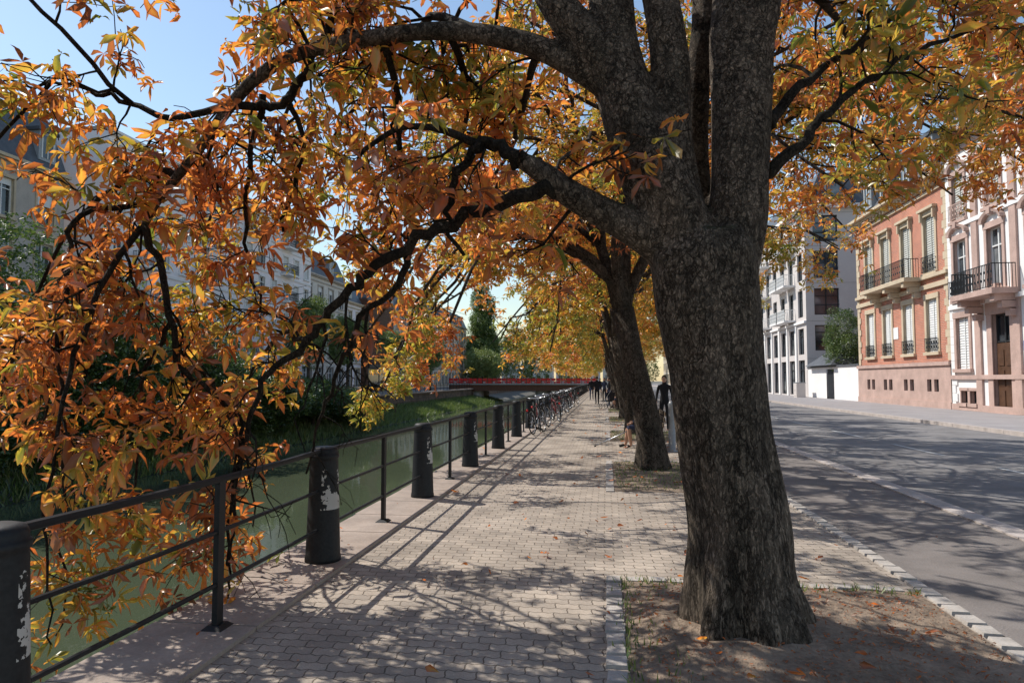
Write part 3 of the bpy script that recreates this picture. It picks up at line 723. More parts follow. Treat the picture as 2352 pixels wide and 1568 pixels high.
def window(B,F,u0,u1,z0,z1,kind='plain',frame='frame_white',trim='beige_stone',tw=.16,hood=None,reveal=None):
    mb=B.part('windows'); tr=B.part('trim'); rv=reveal or trim or 'concrete'; d=-.22
    for a,b_ in (((u0,z0),(u0,z1)),((u1,z0),(u1,z1)),((u0,z0),(u1,z0)),((u0,z1),(u1,z1))):
        mb.poly([F.p(a[0],0,a[1]),F.p(b_[0],0,b_[1]),F.p(b_[0],d,b_[1]),F.p(a[0],d,a[1])],rv)
    mb.poly([F.p(u0,d,z0),F.p(u1,d,z0),F.p(u1,d,z1),F.p(u0,d,z1)],'glass')
    f=.07; n0,n1=d+.005,d+.07
    if kind in('plain','half'):
        F.box(mb,u0,u0+f,n0,n1,z0,z1,frame);F.box(mb,u1-f,u1,n0,n1,z0,z1,frame)
        F.box(mb,u0+f,u1-f,n0,n1,z0,z0+f,frame);F.box(mb,u0+f,u1-f,n0,n1,z1-f,z1,frame)
        um=(u0+u1)/2; F.box(mb,um-.04,um+.04,n0,n1+.004,z0+f,z1-f,frame)
        zt=z0+(z1-z0)*.72; F.box(mb,u0+f,um-.04,n0,n1,zt-.03,zt+.03,frame);F.box(mb,um+.04,u1-f,n0,n1,zt-.03,zt+.03,frame)
        if kind=='half':
            zb=z1-(z1-z0)*random.uniform(.15,.45); F.box(mb,u0+f,u1-f,n1+.005,n1+.03,zb,z1,'frame_white')
    if kind in('blind','louver'):
        m='frame_white' if kind=='blind' else 'greygreen'; k=int((z1-z0)/.12); 
        for i in range(k):
            za=z0+(z1-z0)*i/k; zb=z0+(z1-z0)*(i+1)/k
            mb.hexa([F.p(u0+.02,d+.05,za),F.p(u1-.02,d+.05,za),F.p(u1-.02,d+.13,za),F.p(u0+.02,d+.13,za),F.p(u0+.02,d+.05,zb-.01),F.p(u1-.02,d+.05,zb-.01),F.p(u1-.02,d+.10,zb-.01),F.p(u0+.02,d+.10,zb-.01)],m)
        um=(u0+u1)/2; F.box(mb,um-.03,um+.03,d+.131,d+.15,z0,z1,m)
    if trim and tw>0:
        F.box(tr,u0-tw,u0,-.02,.06,z0,z1,trim);F.box(tr,u1,u1+tw,-.02,.06,z0,z1,trim)
        F.box(tr,u0-tw-.03,u1+tw+.03,-.02,.08,z1,z1+tw*1.4,trim)
        F.box(tr,u0-tw-.05,u1+tw+.05,-.02,.16,z0-.16,z0,trim)
        if hood=='flat':
            F.box(tr,u0-tw-.1,u1+tw+.1,-.02,.26,z1+tw*1.4,z1+tw*1.4+.14,trim)
            for uu in (u0-tw,u1+.02): F.box(tr,uu,uu+.14,.081,.2,z1-.25,z1+tw*1.4,trim)
        if hood=='arch':
            um=(u0+u1)/2; R=(u1-u0)/2+tw+.1; zb=z1+tw*1.4
            for i in range(10):
                a0=pi*i/10;a1=pi*(i+1)/10
                q=lambda a,r_,n:F.p(um+math.cos(a)*r_,n,zb+math.sin(a)*r_*.55)
                tr.hexa([q(a0,R-.2,-.02),q(a0,R,-.02),q(a1,R,-.02),q(a1,R-.2,-.02),q(a0,R-.2,.2),q(a0,R,.24),q(a1,R,.24),q(a1,R-.2,.2)],trim)
            F.box(tr,um-.14,um+.14,.0,.27,zb+R*.35,zb+R*.55+.1,trim)
def railing(B,F,u0,u1,n0,n1,z,h=1.0,m='iron',key='balcony'):
    mb=B.part(key)
    F.box(mb,u0,u1,n1-.03,n1,z+h-.04,z+h,m);F.box(mb,u0,u1,n1-.03,n1,z+.05,z+.08,m)
    k=max(2,int((u1-u0)/.13))
    for i in range(k+1):
        u=u0+(u1-u0-.025)*i/k; F.box(mb,u,u+.025,n1-.027,n1-.004,z+.08,z+h-.04,m)
        if i%2==0 and i<k:  # scroll work
            for zz in (.3,.62):
                F.box(mb,u+.03,u+(u1-u0)/k-.005,n1-.024,n1-.008,z+zz*h,z+zz*h+.1,m)
    if n1-n0>.3:
        for u in (u0,u1-.03):
            F.box(mb,u,u+.03,n0,n1-.03,z+h-.04,z+h,m)
            for j in range(int((n1-n0)/.13)):
                nn=n0+j*.13; F.box(mb,u+.003,u+.027,nn,nn+.02,z,z+h-.04,m)
def body(B,F,W,D,z0,z1,m):
    mb=B.part('walls')
    for u in (0,W): mb.poly([F.p(u,0,z0),F.p(u,-D,z0),F.p(u,-D,z1),F.p(u,0,z1)],m)
    mb.poly([F.p(0,-D,z0),F.p(W,-D,z0),F.p(W,-D,z1),F.p(0,-D,z1)],m)
def mansard(B,F,W,D,z,h,back,m='slate',dorm=(),over=.35,flat=1.2):
    r_=B.part('roof')
    a=[F.p(-.0,over*.4,z),F.p(W,over*.4,z),F.p(W,-D,z),F.p(0,-D,z)]
    t=[F.p(.15,-back,z+h),F.p(W-.15,-back,z+h),F.p(W-.15,-D+back,z+h),F.p(.15,-D+back,z+h)]
    for i in range(4): r_.poly([a[i],a[(i+1)%4],t[(i+1)%4],t[i]],m)
    k=[F.p(.15,-D/2,z+h+flat),F.p(W-.15,-D/2,z+h+flat)]
    r_.poly([t[0],t[1],k[1],k[0]],m);r_.poly([t[2],t[3],k[0],k[1]],m);r_.poly([t[1],t[2],k[1]],m);r_.poly([t[3],t[0],k[0]],m)
    for u in dorm:
        d_=B.part('dormers'); F.box(d_,u-.65,u+.65,-back-.4,.0,z+.5,z+2.3,'zinc')
        F.box(d_,u-.8,u+.8,-back-.3,.12,z+2.3,z+2.5,m)
        d_.poly([F.p(u-.42,.012,z+.7),F.p(u+.42,.012,z+.7),F.p(u+.42,.012,z+2.1),F.p(u-.42,.012,z+2.1)],'glass')
        F.box(d_,u-.03,u+.03,.014,.04,z+.7,z+2.1,'frame_white');
        for uu in (u-.46,u+.4): F.box(d_,uu,uu+.06,.002,.05,z+.65,z+2.15,'frame_white')
def cornice(B,F,W,z,m,d=.45,dent=True):
    t=B.part('trim')
    F.box(t,-.02,W+.02,-.05,.12,z-.75,z-.6,m);F.box(t,-.04,W+.04,-.05,d*.6,z-.25,z-.12,m);F.box(t,-.06,W+.06,-.05,d,z-.12,z+.06,m)
    if dent:
        k=int(W/.5)
        for i in range(k): F.box(t,.1+i*W/k,.28+i*W/k,-.02,d*.5,z-.5,z-.25,m)
def quoins(B,F,us,z0,z1,m,w=.55):
    t=B.part('trim'); z=z0;i=0
    while z<z1-.2:
        for u in us:
            ww=w if i%2 else w*.68
            a,b_=(0.003,ww) if u==0 else (u-ww,u-.003)
            F.box(t,a,b_,-.02,.055,z+.012,min(z+.4,z1),m)
        z+=.4;i+=1

# --- brick town house (near corner Y=37, far corner 49.7), u runs along +Y
B=Bld('brick_town_house'); F=Face((17.3,37,0.12),(0,1,0),(-1,0,0)); W=12.7
cols=[2.0,4.9,7.8,10.5]
wins=[(c-.62,c+.62,2.95,5.8) for c in cols]+[(c-.62,c+.62,7.2,10.3) for c in cols]
base=[(c-.4+o,c+.1+o,.85,1.5) for c in cols for o in (-.3,.5)]
wall(B,F,W,2.3,12.2,wins,'brick')
Fp=Face((17.18,37,0.12),(0,1,0),(-1,0,0)); wall(B,Fp,W,0,2.3,base,'sandstone')
F.box(B.part('trim'),-.01,W+.01,.1,.22,2.22,2.42,'sandstone'); F.box(B.part('trim'),-.01,W+.01,.1,.17,.0,.35,'sandstone')
B.part('walls').poly([Fp.p(0,0,2.3),Fp.p(W,0,2.3),F.p(W,0,2.3),F.p(0,0,2.3)],'sandstone')
for a,b_,c,d in base: window(B,Fp,a,b_,c,d,'plain','frame_dark',None,0,reveal='sandstone')
for i,c in enumerate(cols):
    window(B,F,c-.62,c+.62,2.95,5.8,'blind','frame_white','beige_stone',.2,None)
    window(B,F,c-.62,c+.62,7.2,10.3,'louver','frame_white','beige_stone',.2,'flat')
    railing(B,F,c-.7,c+.7,0,.14,2.95,.75,'iron','window_guards')
railing(B,F,1.3,2.7,0,.2,7.2,.9,'iron','window_guards')
F.box(B.part('trim'),.0,W,-.02,.12,6.35,6.6,'beige_stone'); F.box(B.part('trim'),.0,W,-.02,.2,6.9,7.08,'beige_stone')
F.box(B.part('balcony'),2.9,9.5,.201,1.0,6.88,7.1,'beige_stone'); railing(B,F,2.95,9.45,0.2,.97,7.1,1.05)
for u in (3.4,6.0,8.8):
    for k,(zz,nn) in enumerate(((6.6,.9),(6.3,.6),(6.0,.35))): F.box(B.part('balcony'),u-.16,u+.16,.0,nn,zz,zz+.28,'beige_stone')
quoins(B,F,(0,W),2.45,11.4,'beige_stone'); cornice(B,F,W,12.2,'beige_stone',.6)
F.box(B.part('trim'),6.3,7.0,.0,.03,3.9,4.6,'white_wall')
body(B,F,W,11,0,12.2,'brick'); mansard(B,F,W,11,12.26,3.0,1.5,'slate',(2.0,4.9,7.8,10.5))
B.done()

# --- white and pink sandstone mansion
B=Bld('sandstone_mansion'); F=Face((17.25,22,0.12),(0,1,0),(-1,0,0)); W=14.95
cols=[13.8,10.8,7.8,4.8,1.8]
g0=[(c-.6,c+.6,2.0,4.5) for c in (13.8,7.8,4.8,1.8)]
door=(9.85,11.25,.0,4.4)
f1=[(c-.6,c+.6,5.4,8.3) for c in cols]; f2=[(c-.55,c+.55,9.3,11.5) for c in cols]
bs=[(c-.3,c+.3,.35,.95) for c in (13.8,13.0,7.8,4.8)]
wall(B,F,W,0,13.4,g0+f1+f2+[door]+bs,'white_wall')
for w_ in bs: window(B,F,*w_,'plain','frame_dark','sandstone',.1)
for w_ in g0: window(B,F,*w_,'blind','frame_white','sandstone',.2)
for w_ in f1: window(B,F,*w_,'plain','frame_white','sandstone',.2,'arch')
for w_ in f2: window(B,F,*w_,'louver','frame_white','sandstone',.2,'arch'); railing(B,F,w_[0]-.1,w_[1]+.1,0,.2,9.3,.8,'sandstone','window_guards')
u0,u1,_,_=door; window(B,F,u0,u1,0.002,4.4,'plain','frame_dark','sandstone',.4,'arch')
F.box(B.part('door'),u0+.07,u1-.07,-.2,-.12,0,3.1,'wood_door')
for uu in (u0+.2,u0+.8):
    for zz in (.3,1.2,2.1): F.box(B.part('door'),uu,uu+.42,-.119,-.09,zz,zz+.7,'wood_door')
for u in (12.35,9.3,0.35):
    F.box(B.part('trim'),u-.24,u+.24,-.02,.1,.01,12.6,'sandstone')
quoins(B,F,(W,),.0,12.6,'white_wall',.5)
for z_ in (1.5,4.95,8.9): F.box(B.part('trim'),0.003,W-.003,-.02,.13,z_,z_+.2,'sandstone' if z_<4 else 'white_wall')
F.box(B.part('trim'),0.003,W-.003,-.02,.105,0.005,.3,'sandstone')
railing(B,F,13.1,14.5,0,.3,5.4,.9)
F.box(B.part('balcony'),9.0,12.5,.131,1.15,5.12,5.36,'sandstone'); railing(B,F,9.05,12.45,.15,1.1,5.36,1.05)
for u in (9.4,12.1):
    for k,(zz,nn) in enumerate(((4.84,.95),(4.54,.65),(4.2,.35))): F.box(B.part('balcony'),u-.17,u+.17,.0,nn,zz,zz+.28,'sandstone')
cornice(B,F,W,13.4,'sandstone',.65); body(B,F,W,12,0,13.4,'white_wall'); mansard(B,F,W,12,13.46,3.2,1.5,'slate',(1.8,4.8,7.8,10.8,13.6))
s_=B.part('street_number_sign'); F.box(s_,8.55,8.95,.0,.03,2.7,3.1,'bluesign'); F.box(s_,8.66,8.72,.031,.034,2.8,3.0,'paint_white');F.box(s_,8.76,8.86,.031,.034,2.8,2.86,'paint_white')
B.done()

# --- garden wall with gate and gate lodge
B=Bld('garden_wall'); F=Face((17.3,49.72,0.12),(0,1,0),(-1,0,0)); W=12.2
wall(B,F,W,0,2.45,[(5.4,7.2,0,2.3)],'white_wall'); F.box(B.part('coping'),0,W,-.3,.08,2.45,2.58,'slate')
B.part('walls').poly([F.p(0,-.25,0),F.p(5.4,-.25,0),F.p(5.4,-.25,2.45),F.p(0,-.25,2.45)],'white_wall')
F.box(B.part('gate'),5.42,7.18,-.15,-.1,.02,2.3,'frame_dark')
for i in range(8): F.box(B.part('gate'),5.5+i*.21,5.55+i*.21,-.099,-.07,.05,2.25,'slate')
rf=B.part('gate_roof'); a=[F.p(4.6,.5,2.6),F.p(11.2,.5,2.6),F.p(11.2,-3,2.6),F.p(4.6,-3,2.6)]; k=[F.p(6.3,-1.2,4.0),F.p(9.5,-1.2,4.0)]
rf.poly([a[0],a[1],k[1],k[0]],'slate');rf.poly([a[2],a[3],k[0],k[1]],'slate');rf.poly([a[1],a[2],k[1]],'slate');rf.poly([a[3],a[0],k[0]],'slate');rf.poly(a,'slate')
B.done()

# --- modern apartment building: street face and end face
B=Bld('modern_apartment_building'); F=Face((17.3,62,0.12),(0,1,0),(-1,0,0)); W=22
wins=[];kinds=[]
for i in range(7):
    c=1.7+i*3.05
    wins.append((c-.95,c+.95,.1,3.2)); wins.append((c-.85,c+.85,3.7,6.0))
    for k in range(3): wins.append((c-.75,c+.75,7.0+k*3.25,9.4+k*3.25))
wall(B,F,W,0,16.7,wins,'modern')
for w_ in wins: window(B,F,*w_,'plain','frame_dark','modern',.0)
for i in range(7):
    c=1.7+i*3.05
    if i in (1,2,4,5):
        for k in range(3):
            zz=6.75+k*3.25; F.box(B.part('balcony'),c-1.3,c+1.3,.0,1.0,zz,zz+.16,'white_wall'); railing(B,F,c-1.25,c+1.25,0,.97,zz+.16,1.0,'frame_white')
    F.box(B.part('trim'),c+1.2,c+1.75,-.01,.12,.0,6.4,'white_wall')
F.box(B.part('trim'),0,W,-.01,.2,6.4,6.6,'white_wall'); F.box(B.part('trim'),-.1,W+.1,-.01,.5,16.4,16.72,'white_wall')
E=Face((17.3,62,0.12),(1,0,0),(0,-1,0)); We=9
ew=[(.7,2.75,z0,z1) for z0,z1 in ((4.0,6.2),(7.1,9.4),(10.3,12.7),(13.5,15.8))]+[(5.2,7.2,z0,z1) for z0,z1 in ((4.0,6.2),(7.1,9.4),(10.3,12.7),(13.5,15.8))]
wall(B,E,We,0,16.7,ew,'modern')
for w_ in ew: window(B,E,*w_,'plain','frame_dark','modern',0); E.box(B.part('window_guards'),w_[0],w_[1],.0,.03,w_[2]+.85,w_[2]+.9,'frame_dark')
for z_ in (3.3,6.55,9.85,13.1,16.0): E.box(B.part('trim'),.01,We,-.01,.012,z_,z_+.03,'concrete')
E.box(B.part('trim'),-.1,We,-.01,.4,16.4,16.7,'white_wall')
B.part('walls').poly([F.p(W,0,0),F.p(W,-We,0),F.p(W,-We,16.7),F.p(W,0,16.7)],'modern')
B.part('walls').poly([F.p(0,-We,0),F.p(W,-We,0),F.p(W,-We,16.7),F.p(0,-We,16.7)],'modern')
r_=B.part('roof'); a=[F.p(.0,-.2,16.74),F.p(W,-.2,16.74),F.p(W,-We,16.74),F.p(0,-We,16.74)]; t=[F.p(1.6,-1.8,20),F.p(W-1.6,-1.8,20),F.p(W-1.6,-We,20),F.p(1.6,-We,20)]
for i in range(4): r_.poly([a[i],a[(i+1)%4],t[(i+1)%4],t[i]],'slate')
r_.poly(t,'slate')
for x0 in (2.0,5.0): E.box(B.part('dormers'),x0,x0+1.4,-2.2,-.3,17.2,19.0,'slate'); B.part('dormers').poly([E.p(x0+.12,-.29,17.4),E.p(x0+1.28,-.29,17.4),E.p(x0+1.28,-.29,18.8),E.p(x0+.12,-.29,18.8)],'glass')
B.done()

def generic(name,X,Y0,Y1,H,side,wallm,trimm,nf,cw=2.6,roofh=3.0,kind='plain',frame='frame_white',D=12,bal=False,gf=3.8):
    B=Bld(name)
    W=Y1-Y0; n=max(1,int(W/cw)); cw=W/n
    F=Face((X,Y0,.0),(0,1,0),(-1 if side>0 else 1,0,0))
    fh=(H-gf-.6)/(nf-1); wins=[];ks=[]
    for i in range(n):
        c=cw*(i+.5)
        wins.append((c-cw*.3,c+cw*.3,.6,gf-.7)); ks.append('plain')
        for k in range(nf-1):
            z0=gf+k*fh+.5; wins.append((c-cw*.22,c+cw*.22,z0,z0+fh-1.1)); ks.append(random.choice([kind,'plain','half']))
    wall(B,F,W,0,H,wins,wallm)
    for w_,k in zip(wins,ks): window(B,F,*w_,k,frame,trimm,.13)
    for k in range(nf-1): 
        F.box(B.part('trim'),.003,W-.003,-.01,.09,gf+k*fh-.1,gf+k*fh+.1,trimm)
        if bal:
            for i in range(1,n,3): F.box(B.part('balcony'),cw*i+.1,cw*(i+1)-.1,.091,1.0,gf+k*fh+.12,gf+k*fh+.28,trimm); railing(B,F,cw*i+.12,cw*(i+1)-.12,.1,.98,gf+k*fh+.28,1,'frame_dark')
    cornice(B,F,W,H,trimm,.4,False); body(B,F,W,D,0,H,wallm)
    if roofh>0: mansard(B,F,W,D,H+.07,roofh,1.2,'slate',[cw*(i+.5) for i in range(0,n,2)])
    else: F.box(B.part('roof'),0,W,-D,-.1,H+.065,H+.3,'concrete')
    B.done()
generic('street_house',17.3,84.2,104,15,1,'cream','sandstone',5)
generic('street_house',17.3,104.1,126,17,1,'white_wall','green_frame',5)
generic('street_house',17.3,126.1,160,14,1,'lilac','beige_stone',4)
generic('street_house',17.3,160.1,210,17,1,'cream','beige_stone',5,3)
generic('stone_town_house',-34,12,38.6,14.4,-1,'grey_stone','beige_stone',4,2.7,3.6)
generic('apartment_block',-33,41,73,18.4,-1,'lilac','white_wall',6,2.4,0,'blind',bal=True)
generic('riverside_house',-34,73.2,86,14,-1,'cream','grey_stone',4,2.6,3)
generic('riverside_house',-34,86.2,92,12,-1,'lilac','beige_stone',4,2.6,2.5)
generic('riverside_house',-34,104.2,126,12.5,-1,'grey_stone','beige_stone',4,2.8,3)
generic('riverside_house',-34,126.2,165,14,-1,'cream','beige_stone',4,3,3)
generic('riverside_house',-34,-20,11.8,14.5,-1,'cream','beige_stone',4,3,3)
# slatted timber clad building
B=Bld('slatted_building'); F=Face((-33.2,92.2,0),(0,1,0),(1,0,0)); W=11.8
body(B,F,W,10,0,13,'slats'); wall(B,F,W,0,13,[(.6,W-.6,.4,3.2)],'slats'); window(B,F,.6,W-.6,.4,3.2,'plain','frame_dark','frame_dark',.1)
for i in range(32): F.box(B.part('slats'),.05,W-.05,.02,.14,3.9+i*.28,4.03+i*.28,'slats')
F.box(B.part('roof'),0,W,-10,0,13.01,13.2,'slate'); F.box(B.part('shop_fascia'),.5,W-.5,.01,.25,3.3,3.8,'frame_dark')
B.done()
# far end of the river
for i,(x,y,wd,h,mm) in enumerate(((-60,235,22,13,'cream'),(-37,242,18,13,'white_wall'),(-18,250,16,12,'lilac'),(-1,246,15,14,'cream'))):
    B=Bld('distant_building'); F=Face((x,y,0),(1,0,0),(0,-1,0)); n=int(wd/3)
    ws=[(wd/n*(a+.5)-.6,wd/n*(a+.5)+.6,1.2+k*3.3,3.2+k*3.3) for a in range(n) for k in range(int(h/3.4))]
    wall(B,F,wd,0,h,ws,mm)
    for w_ in ws: window(B,F,*w_,'plain','frame_white','beige_stone',.12)
    body(B,F,wd,12,0,h,mm); mansard(B,F,wd,12,h,3,1.5,'slate',()); B.done()

# far quay wall + parapet fence
B=Bld('far_quay_wall'); F=Face((-21.9,-20,0),(0,1,0),(1,0,0))
F.box(B.part('coping'),0,220,-.45,.12,.0,.16,'coping')
for i in range(110): F.box(B.part('fence'),i*2,i*2+.05,-.2,-.15,.16,1.15,'iron')
for z_ in (.45,.8,1.12): F.box(B.part('fence'),0,220,-.19,-.16,z_,z_+.035,'iron')
B.done()
p=MB(); p.poly([(-33,-20,.005),(-23,-20,.005),(-23,200,.005),(-33,200,.005)],'asphalt2'); p.obj('far_quay_street')

# bridge
B=Bld('river_bridge'); F=Face((-26,112,0),(1,0,0),(0,-1,0)); W=24.5
F.box(B.part('deck'),0,W,-9,0,-.25,.75,'slats'); F.box(B.part('deck'),-.1,W+.1,.001,.25,.75,.95,'concrete')
F.box(B.part('deck'),0,W,-9,-.3,.752,.8,'asphalt')
for x in (4.5,15.5):
    B.part('piers').tube([(-26+x+0,113.5,-3.4),(-26+x,113.5,-.26)],[1.2,1.1],20,'concrete'); B.part('piers').tube([(-26+x,119,-3.4),(-26+x,119,-.26)],[1.2,1.1],20,'concrete')
n=30
for i in range(n):
    u=W*i/n
    F.box(B.part('red_barrier'),u+.05,u+W/n-.08,.05,.1,1.0,1.36,'red'); F.box(B.part('red_barrier'),u+.05,u+W/n-.08,.05,.1,1.42,1.82,'red'); F.box(B.part('red_barrier'),u-.02,u+.04,.02,.12,.95,1.95,'iron')
    if i%2: F.box(B.part('red_barrier'),u+.1,u+.5,.101,.12,1.05,1.28,'paint_white')
B.done()

# ------------------------------------------------------------------ greenery
def ellip(c,rr,n,r,shell=.35):
    v=r.normal(0,1,(n,3)); v/=np.linalg.norm(v,axis=1)[:,None]; rad=(1-shell*r.random(n)**1.5)
    nz=np.array([noise.noise(Vector(p)*1.8+Vector(c)) for p in v]); rad*=1+.35*nz
    return np.array(c)+v*rad[:,None]*np.array(rr)
def bush(name,lobes,n,size,lo,hi,seed,trunkpts=None,local=False):
    r=np.random.default_rng(seed); P=np.concatenate([ellip(c,rr,max(50,int(n*rr[0]*rr[2]/sum(q[1][0]*q[1][2] for q in lobes))),r) for c,rr in lobes])
    nz=np.array([noise.noise(Vector(p)*.8) for p in P])
    H=lo+(hi-lo)*(r.random(len(P))*.6+.2+nz*.5)
    e=empty(name); link('foliage',leaves(name+'_mesh',P,size,H,GRN,M['green'],seed,1.0,GP,.1),e)
    if trunkpts:
        t=MB()
        for pts,rd in trunkpts: t.tube(pts,rd,8,'barkfar')
        t.obj('trunk',e,True)
    return e
bush('laurel_tree',[((18.6,56,4.9),(1.7,1.7,2.3)),((18.3,55.3,3.6),(1.5,1.4,1.6))],9000,1.1,.3,.85,70,[([(18.6,56,0),(18.6,56,4)],[.15,.1])])
r2=np.random.default_rng(71)
for i,(x,y,h) in enumerate(((-20,16,8),(-20.5,20,9),(-20.3,24,8),(-20,28,7),(-20,32,6),(-20.2,36,5),(-20,40,4.2),(-20,45,3.4),(-20.3,50,3))):
    lobes=[((x+r2.normal(0,.6),y+r2.normal(0,1.3),-1.6+h*r2.uniform(.18,.78)),(1.4+r2.random(),1.8+r2.random()*1.2,h*.24)) for k in range(7)]
    bush('riverbank_shrub',lobes,8000,1.8,.15,.8,80+i,[([(x,y,-2),(x,y,h*.4)],[.14,.08])])
for i,(x,y,h,rr) in enumerate(((-24.5,54,8,2.1),(-25,64,7.5,2.1),(-25,20,9,2.8),(-25,80,7,2.2),(-25,96,7.5,2.4))):
    lobes=[((x+r2.normal(0,.8),y+r2.normal(0,.8),h*r2.uniform(.5,.9)),(rr*.7,rr*.7,h*.2)) for k in range(7)]
    bush('quay_tree',lobes,7000,1.8,.5,1.0,95+i,[([(x,y,0),(x,y,h*.6)],[.18,.1])])
lob=[((-29+r2.normal(0,.7),160+r2.normal(0,.7),2.5+k*1.5),(4.3*(1-.045*k),4.3*(1-.045*k),3.0)) for k in range(14)]
bush('poplar_tree',lob,22000,3.6,.4,.95,111,[([(-29,160,0),(-29,160,18)],[.4,.2])])
lob=[((-25.5+r2.normal(0,2),140+r2.normal(0,2),3+r2.random()*3.2),(2.2,2.2,2.4)) for k in range(9)]
bush('willow_tree',lob,8000,3.0,.8,1.0,112,[([(-25.5,140,-1),(-25.5,140,5)],[.35,.2])])
lob=[((x,200+r2.normal(0,4),4.5+r2.random()*9),(5,4,6)) for x in range(-55,14,5)]
bush('distant_tree_belt',lob,22000,5,.35,1.0,113)

# ------------------------------------------------------------------ bicycles
def bicycle_mesh(framem,basket=False):
    b=MB()
    def wheel(cy):
        R=.34;n=28
        pts=[(0,cy+R*math.cos(2*pi*k/n),.355+R*math.sin(2*pi*k/n)) for k in range(n+1)]
        b.tube(pts,[.018]*(n+1),6,'rubber',False)
        pts=[(0,cy+(R-.025)*math.cos(2*pi*k/n),.355+(R-.025)*math.sin(2*pi*k/n)) for k in range(n+1)]
        b.tube(pts,[.01]*(n+1),5,'steel',False)
        b.tube([(-.04,cy,.355),(.04,cy,.355)],[.025,.025],8,'steel')
        for k in range(14):
            a=2*pi*k/14; b.tube([(0,cy,.355),(0,cy+.32*math.cos(a),.355+.32*math.sin(a))],[.0025]*2,3,'steel',False)
        # mudguard
        a0=.5
        pts=[(0,cy+.385*math.cos(a0+2.4*k/10),.355+.385*math.sin(a0+2.4*k/10)) for k in range(11)]
        b.tube(pts,[.02]*11,5,'iron',False)
    wheel(-.53);wheel(.53)
    T=lambda p,q,r_,m=framem:b.tube([p,q],[r_,r_],7,m)
    bb=(0,-.08,.3);st=(0,-.22,.82);hd=(0,.36,.86);hd2=(0,.40,.72)
    T(bb,st,.017);T((0,-.19,.74),hd,.016);T(bb,hd2,.019);T(hd,hd2,.021)
    for s in (-.035,.035):
        T((s,-.53,.355),bb,.009);T((s,-.53,.355),(0,-.19,.74),.008);T((s,.53,.355),hd2,.011)
    T(st,(0,-.25,.95),.013,'steel'); T(hd,(0,.34,1.02),.013,'steel')
    b.tube([(-.29,.2,1.05),(-.2,.3,1.04),(0,.36,1.03),(.2,.3,1.04),(.29,.2,1.05)],[.012]*5,7,'steel')
    T((-.3,.17,1.05),(-.27,.24,1.05),.018,'rubber');T((.3,.17,1.05),(.27,.24,1.05),.018,'rubber')
    b.hexa([(-.07,-.38,.95),(.07,-.38,.95),(.02,-.1,.96),(-.02,-.1,.96),(-.08,-.38,1.0),(.08,-.38,1.0),(.025,-.1,.99),(-.025,-.1,.99)],'rubber')
    T((0.03,-.08,.3),(.09,-.08,.13),.009,'steel');T((-.03,-.08,.3),(-.09,-.08,.47),.009,'steel')
    b.box(.07,.15,-.12,-.04,.11,.13,'rubber');b.box(-.15,-.07,-.12,-.04,.47,.49,'rubber')
    b.tube([(.035,-.08,.3),(.045,-.08,.3)],[.09,.09],16,'steel')
    b.box(-.06,.06,-.85,-.35,.745,.76,'iron');T((.05,-.53,.36),(.05,-.6,.745),.006,'iron');T((-.05,-.53,.36),(-.05,-.6,.745),.006,'iron')
    b.box(-.03,.03,-.89,-.86,.68,.74,'red')
    if basket:
        for z0 in (.8,.9,1.0):
            for q in (((-.17,.45),(.17,.45)),((.17,.45),(.17,.75)),((.17,.75),(-.17,.75)),((-.17,.75),(-.17,.45))):
                T((q[0][0],q[0][1],z0),(q[1][0],q[1][1],z0),.006,'iron')
        for q in ((-.17,.45),(.17,.45),(.17,.75),(-.17,.75),(0,.75),(0,.45),(.17,.6),(-.17,.6)): T((q[0],q[1],.8),(q[0],q[1],1.0),.006,'iron')
        b.box(-.17,.17,.45,.75,.79,.8,'iron')
    return b.mesh('bicycle_mesh',True)
bm=[bicycle_mesh('iron',True),bicycle_mesh('bikered'),bicycle_mesh('bikeblue',True)]
for i,y in enumerate((20.2,21.3,22.6,24.4,26.2,27.4,28.8,30.6,31.9,33.4,34.8,36.5,38,39.8,41.5,44)):
    o=link('bicycle',bm[i%3],None,(-2.12+random.uniform(-.05,.25),y,.02),(0,math.radians(-7),random.uniform(-.35,.35)+(pi if i%2 else 0)))
    if i%2: o.rotation_euler[1]=math.radians(7)

